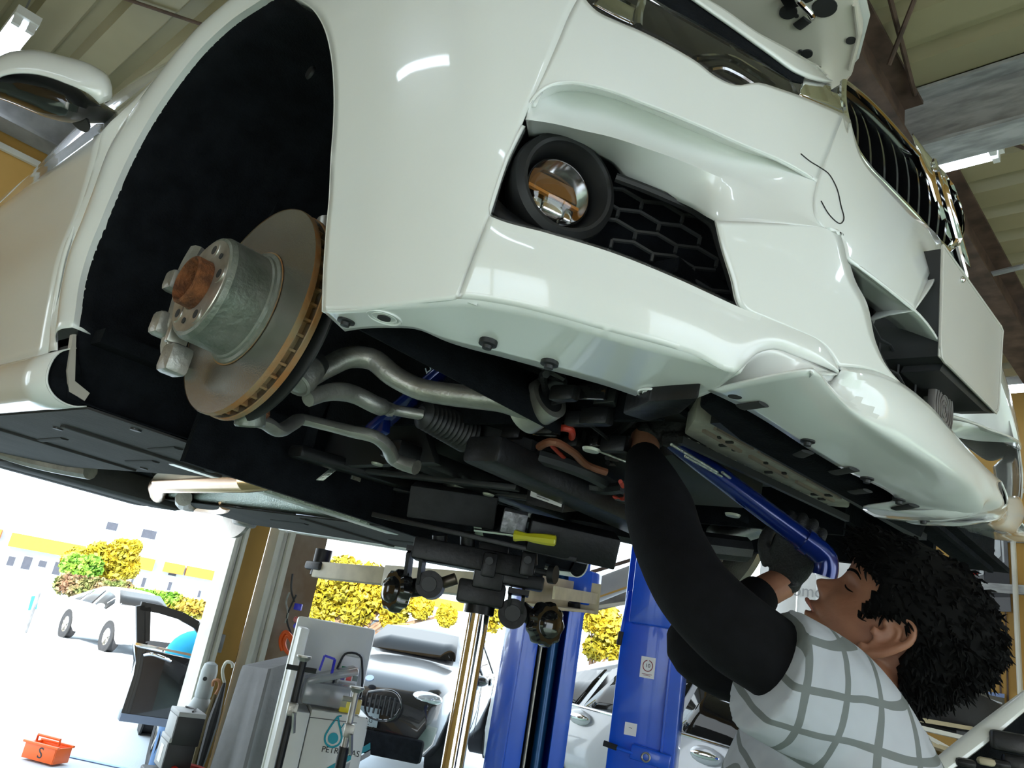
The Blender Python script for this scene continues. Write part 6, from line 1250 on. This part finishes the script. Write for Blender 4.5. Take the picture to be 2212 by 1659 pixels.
obj('side_wing', box(np.array((*(tl-OX*.13-OY*.2)[:2], (topz+.4)/2)), (.05, .38, topz+.40), (OX, OY, OZ), .01), m_white, om)
cpn = opx(750, 1470, -.33); pnl = obj('control_panel', box(cpn+OZ*.0, (.12, .02, .27), (OX, OY, OZ), .008), m_white, om)
obj('panel_bezel', tube(closed([cpn+OX*a+OZ*b+OY*.012 for a, b in ((-.065, -.14), (-.065, .1), (-.05, .14), (.05, .14), (.065, .1), (.065, -.14))], 40), .007, 6), m_grey, pnl)
for a, b, w_, h_, c_ in ((-.035, .06, .03, .03, (.03, .25, .1)), (.015, .06, .06, .035, (.8, .25, .03)), (.005, .015, .03, .03, (.75, .08, .08)), (-.032, .015, .025, .03, (.1, .08, .35)), (.042, .018, .03, .03, (.2, .25, .22)), (0, -.02, .1, .02, (.45, .45, .42)), (0, -.065, .05, .03, (.3, .4, .55))): obj('panel_key', box(cpn+OX*a+OZ*b+OY*.012, (w_, .005, h_), (OX, OY, OZ), .002), mat('key %s' % str(c_), c_, .4), pnl)
# logo
lc = opx(722, 1584, .003)
dropo = [(0, .085), (-.036, .01), (-.045, -.02), (-.035, -.052), (0, -.068), (.035, -.052), (.045, -.02), (.03, .02), (.012, .055)]
obj('drop_logo', J(place(tube([(a, b, 0) for a, b in closed([(*p, 0) for p in dropo], 50)[:, :2]], .005, 6, flat=.4), lc, OX, OZ), place(lathe([(0, 0), (.028, 0), (.028, .002), (0, .002)], (0, -.025, 0), (0, 0, 1), 24), lc, OX, OZ), place(tube([(.0, .085, 0), (.02, .09, 0)], .004, 5), lc, OX, OZ), place(tube([(.012, .055, 0), (.03, .03, 0), (.042, .055, 0)], .004, 5), lc, OX, OZ)), m_teal, om)
obj('logo_lettering', place(text('PETRONAS', .042), opx(736, 1624, .004), OX, OZ), m_seam, om)
obj('tuner_lettering', J(place(text('Studie AG', .034), opx(778, 1553, .004), OX, OZ), place(text('BMW TUNING', .026), opx(776, 1570, .004), OX, OZ)), m_seam, om)
obj('teal_stripe', prism([opx(700, 1662, .003), opx(720, 1662, .003), opx(800, 1618, .003), opx(800, 1604, .003)], OY*.002), m_teal, om, smooth=False)
obj('grey_stripe', prism([opx(724, 1664, .003), opx(744, 1664, .003), opx(800, 1632, .003), opx(800, 1621, .003)], OY*.002), m_batg, om, smooth=False)
# two black crank stands in front of it
for k, (pts, m) in enumerate((([(657, 1420), (640, 1510), (612, 1659)], m_black2), ([(771, 1487), (757, 1560), (735, 1659)], m_black2))):
    t = thing('support_stand', ['tall black crank stand with a chrome cross bar left of the cabinet', 'grey and black crank stand standing before the cabinet logo'][k], 'stand', tuple(W(*pts[2], 3.95)*(1, 1, 0))); d_ = 3.95; a = W(*pts[0], d_); 
    obj('pole', tube([(a[0], a[1], .0), (a[0], a[1], a[2]*(.99 if not k else .72))], .02 if not k else .026, 14), m, t)
    if k: obj('upper_pole', tube([(a[0], a[1], a[2]*.70), a], .017, 12), m_alu, t)
    obj('head_disc', lathe([(.02, -.02), (.038, .0), (.038, .008), (0, .008)], a, (0, 0, 1), 18, False), m_alu, t)
    c_ = a-(0, 0, .055); obj('cross_bar', tube([c_-OX*(.075 if not k else .06), c_+OX*(.075 if not k else .0)], .013, 10), m_black if not k else m_alu, t)
    q = W(*((647, 1530) if not k else (760, 1575)), d_-.02); obj('crank', J(box(np.array((a[0], a[1], q[2]))+OY*.03, (.05, .05, .06), (OX, OY, OZ), .006), bar(np.array((a[0]+.02, a[1], q[2]-.01))+OY*.06, np.array((a[0], a[1], q[2]-.1))+OY*.06+OX*.03, .014, .014)), m_alu, t)
    obj('base', lathe([(0, 0), (.13, 0), (.13, .012), (.03, .03), (0, .03)], (a[0], a[1], 0), (0, 0, 1), 24), m_black2, t)
# clear storage box with blue clips on the cabinet
m_clear = mat('smoky plastic', (.35, .37, .38), .15, var=.1, alpha=.55, coat=.5); sbx = opx(700, 1512, -.14); sbx[2] = topz+.075
sb = thing('storage_box', 'clear plastic storage box with tilted lid on the oil cabinet', 'box', tuple(sbx-(0, 0, .07)))
obj('tub', box(sbx, (.26, .2, .12), (OX, OY, OZ), .015), m_clear, sb); lax = (nrm(OX*.94+OZ*.34), OY, nrm(OZ*.94-OX*.34)); obj('lid', box(sbx+OZ*.10+OX*.01, (.28, .21, .04), lax, .012), m_clear, sb)
obj('clip', J(*[bar(sbx+OX*(a-.07)+OZ*b+OY*.09, sbx+OX*(c_-.07)+OZ*d_+OY*.09, .01, .012) for a, b, c_, d_ in ((0, .12, .01, .2), (.01, .2, .07, .19), (.07, .19, .07, .11))]), m_gb, sb, smooth=False)
obj('contents', box(sbx-OZ*.03+OX*.06, (.1, .15, .05), (OX, OY, OZ), .02), mat('brown parts', (.3, .12, .08), .6), sb)
for px, w_, h_, c_, lab in ((745, .055, .075, (.70, .58, .02), 'yellow oil can label box on the cabinet edge'), (774, .03, .075, (.55, .42, .12), 'small gold tin at the right end of the cabinet')):
    q = opx(px, 1520, -.06); q[2] = topz+h_/2+.004; t = thing('oil_tin', lab, 'tin', tuple(q-(0, 0, h_/2))); obj('can', box(q, (w_, .05, h_), (OX, OY, OZ), .004), mat('tin %s' % str(c_), c_, .35), t); obj('cap', lathe([(0, 0), (.01, 0), (.01, .012), (0, .012)], q+OZ*h_/2, (0, 0, 1), 12), m_black, t)
# rolled awning over the far opening
aw = thing('roller_awning', 'rolled grey awning on a dark beam behind the blue lift posts', 'awning', tuple(W(1310, 1260, 7.)))
obj('roll', tube([W(1225, 1300, 6.6), W(1420, 1225, 7.2)], .10, 24), mat('awning fabric', (.40, .41, .43), .5, var=.05), aw)
obj('rail', bar(W(1225, 1310, 6.5), W(1420, 1245, 7.1), .05, .02), m_chrome, aw); obj('dark_beam', bar(W(1220, 1312, 7.0), W(1430, 1268, 7.6), .1, .16), m_steel, aw); obj('lower_lip', bar(W(1220, 1320, 6.9), W(1430, 1292, 7.5), .04, .03), m_track, aw)
for k_ in (0, 1):
    q_ = [W(1240, 1290, 6.65), W(1400, 1230, 7.15)][k_]; obj('hanger', bar(q_, (q_[0], q_[1], ZC+.05), .03, .03), m_steel, aw, smooth=False)
obj('upper_trim', bar(W(1225, 1252, 6.9), W(1420, 1192, 7.5), .02, .03), m_rust, aw)
# ================================================================== far wall: doors, posters, tyre
dl = thing('sliding_door', 'white panelled sliding door with faint grey lettering behind the mechanic', 'door', tuple(wp(1700, 1400, 1, YF-.2)*(1, 1, 0)))
for k in range(6):
    x0, x1 = (wp(p, 1250, 1, YF-.2)[0] for p in (1640+42*k, 1640+42*k+40)); obj('panel', box2((x0, YF-.2-.02*(k % 2), 0), (x1, YF-.17-.02*(k % 2), 2.9), .004), mat('white door panel', (.80, .80, .78), .5), dl)
obj('lettering', place(text('automobile', .17), wp(1748, 1278, 1, YF-.235), (1, 0, 0), (0, 0, 1)), mat('grey letters', (.35, .35, .35), .6), dl)
def poster(label, q, m_base, items):
    P_ = [wp(*p, 1, YF-.02) for p in q]; t = thing('poster', label, 'poster', tuple(P_[3])); obj('sheet', prism(P_, (0, -.012, 0)), m_base, t, smooth=False)
    for pts, m in items: obj('printed_shape', prism([wp(*p, 1, YF-.034) for p in pts], (0, -.002, 0)), m, t, smooth=False)
m_g1 = mat('print dark', (.035, .035, .04), .5); m_g2 = mat('print grey', (.14, .14, .15), .5); m_g3 = mat('print white', (.55, .57, .6), .5)
poster('black and white workshop photo poster beside the bumper corner', [(2050, 1103), (2173, 1103), (2185, 1322), (2060, 1318)], m_g2, [([(2138, 1125), (2158, 1125), (2162, 1200), (2150, 1215), (2140, 1190)], m_g3), ([(2165, 1130), (2170, 1215), (2166, 1215), (2160, 1130)], m_g3), ([(2128, 1205), (2148, 1198), (2180, 1230), (2182, 1290), (2130, 1290), (2125, 1240)], m_g1), ([(2140, 1165), (2150, 1190), (2140, 1205), (2128, 1195)], m_g1), ([(2118, 1222), (2128, 1240), (2114, 1244)], m_g3), ([(2110, 1262), (2128, 1265), (2126, 1290), (2116, 1292)], m_g3), ([(2075, 1216), (2095, 1214), (2096, 1230), (2078, 1232)], mat('print yellow', (.6, .5, .08), .5)), ([(2092, 1234), (2112, 1236), (2112, 1242), (2092, 1241)], m_tail)])
poster('small racing photo poster low on the ochre wall', [(2086, 1490), (2170, 1500), (2170, 1548), (2088, 1545)], mat('print olive', (.10, .09, .07), .5), [([(2125, 1493), (2170, 1499), (2170, 1508), (2140, 1502)], mat('print sky', (.2, .27, .5), .5)), ([(2098, 1516), (2165, 1540), (2140, 1546), (2100, 1530)], mat('print blue', (.05, .09, .3), .5)), ([(2115, 1502), (2165, 1518), (2165, 1521), (2112, 1506)], m_g3)])
ty = thing('stacked_tyre', 'black tyre lying on the shelf below the small poster', 'tyre', tuple(W(2030, 1530, 4.6)))
tc2 = W(2028, 1530, 4.5); obj('tread', lathe([(.2, -.1), (.30, -.1), (.32, -.07), (.32, .07), (.30, .1), (.2, .1)], tc2, nrm((.1, .15, 1)), 48, False), m_rubber, ty)
obj('sidewall', lathe([(.17, -.08), (.2, -.1), (.2, .1), (.17, .08)], tc2, nrm((.1, .15, 1)), 48, False), m_black, ty)
bd_ = W(2060, 1513, 4.3); tag(obj('white_panel', tube([W(2005, 1500, 4.4), W(2060, 1505, 4.35), W(2085, 1515, 4.3), W(2098, 1530, 4.3)], [.02, .04, .05, .02], 12, flat=.3, smooth=14), m_white), 'curved white plastic panel resting on the tyre', 'panel')
sh = thing('shelf', 'cream shelf boards and trim lengths under the tyre', 'shelf', tuple(W(2040, 1600, 4.3)*(1, 1, 0)))
for k, (a, b, m) in enumerate((((1960, 1550), (2090, 1572), m_arm), ((1955, 1565), (2085, 1595), m_white), ((1950, 1590), (2060, 1625), m_arm), ((1965, 1580), (2040, 1620), m_white), ((1950, 1610), (2040, 1650), m_arm))): obj('board', bar(W(*a, 3.9), W(*b, 4.2), .12, .02), m, sh, smooth=False)
for px in (1960, 2080): q = W(px, 1580, 4.3); obj('upright', bar((q[0], q[1], 0), q, .05, .05), m_steel, sh, smooth=False)
# white car with raised bonnet in the bottom right corner
rh = thing('open_bonnet', 'raised white bonnet edge over a dark engine bay at bottom right', 'bonnet', tuple(W(2150, 1640, 2.6)*(1, 1, 0)))
A_, B_, C_, D_ = W(1985, 1668, 2.6), W(2225, 1482, 2.7), W(2225, 1520, 2.7), W(2045, 1668, 2.6)
obj('bonnet_edge', loft([[A_, (A_+B_)/2+UPV*.006, B_], [(A_+D_)/2-RW[2]*.03, (A_+B_+C_+D_)/4-RW[2]*.04, (B_+C_)/2-RW[2]*.03], [D_, (C_+D_)/2, C_]], 16, 8), m_paint, rh, solid=.004)
obj('bonnet_liner', prism([W(2030, 1672, 2.62), W(2225, 1515, 2.75), W(2225, 1700, 2.75), W(2030, 1720, 2.62)], RW[2]*.05), m_liner, rh, smooth=False)
for px, py, s_ in ((2085, 1648, .04), (2130, 1645, .035), (2190, 1605, .09), (2205, 1650, .07), (2160, 1650, .04)): obj('engine_cover', hb(px, py, 2.58, (s_*1.5, .04, s_*.7), rot(.3), .012), m_black2 if px != 2130 else m_arm, rh)
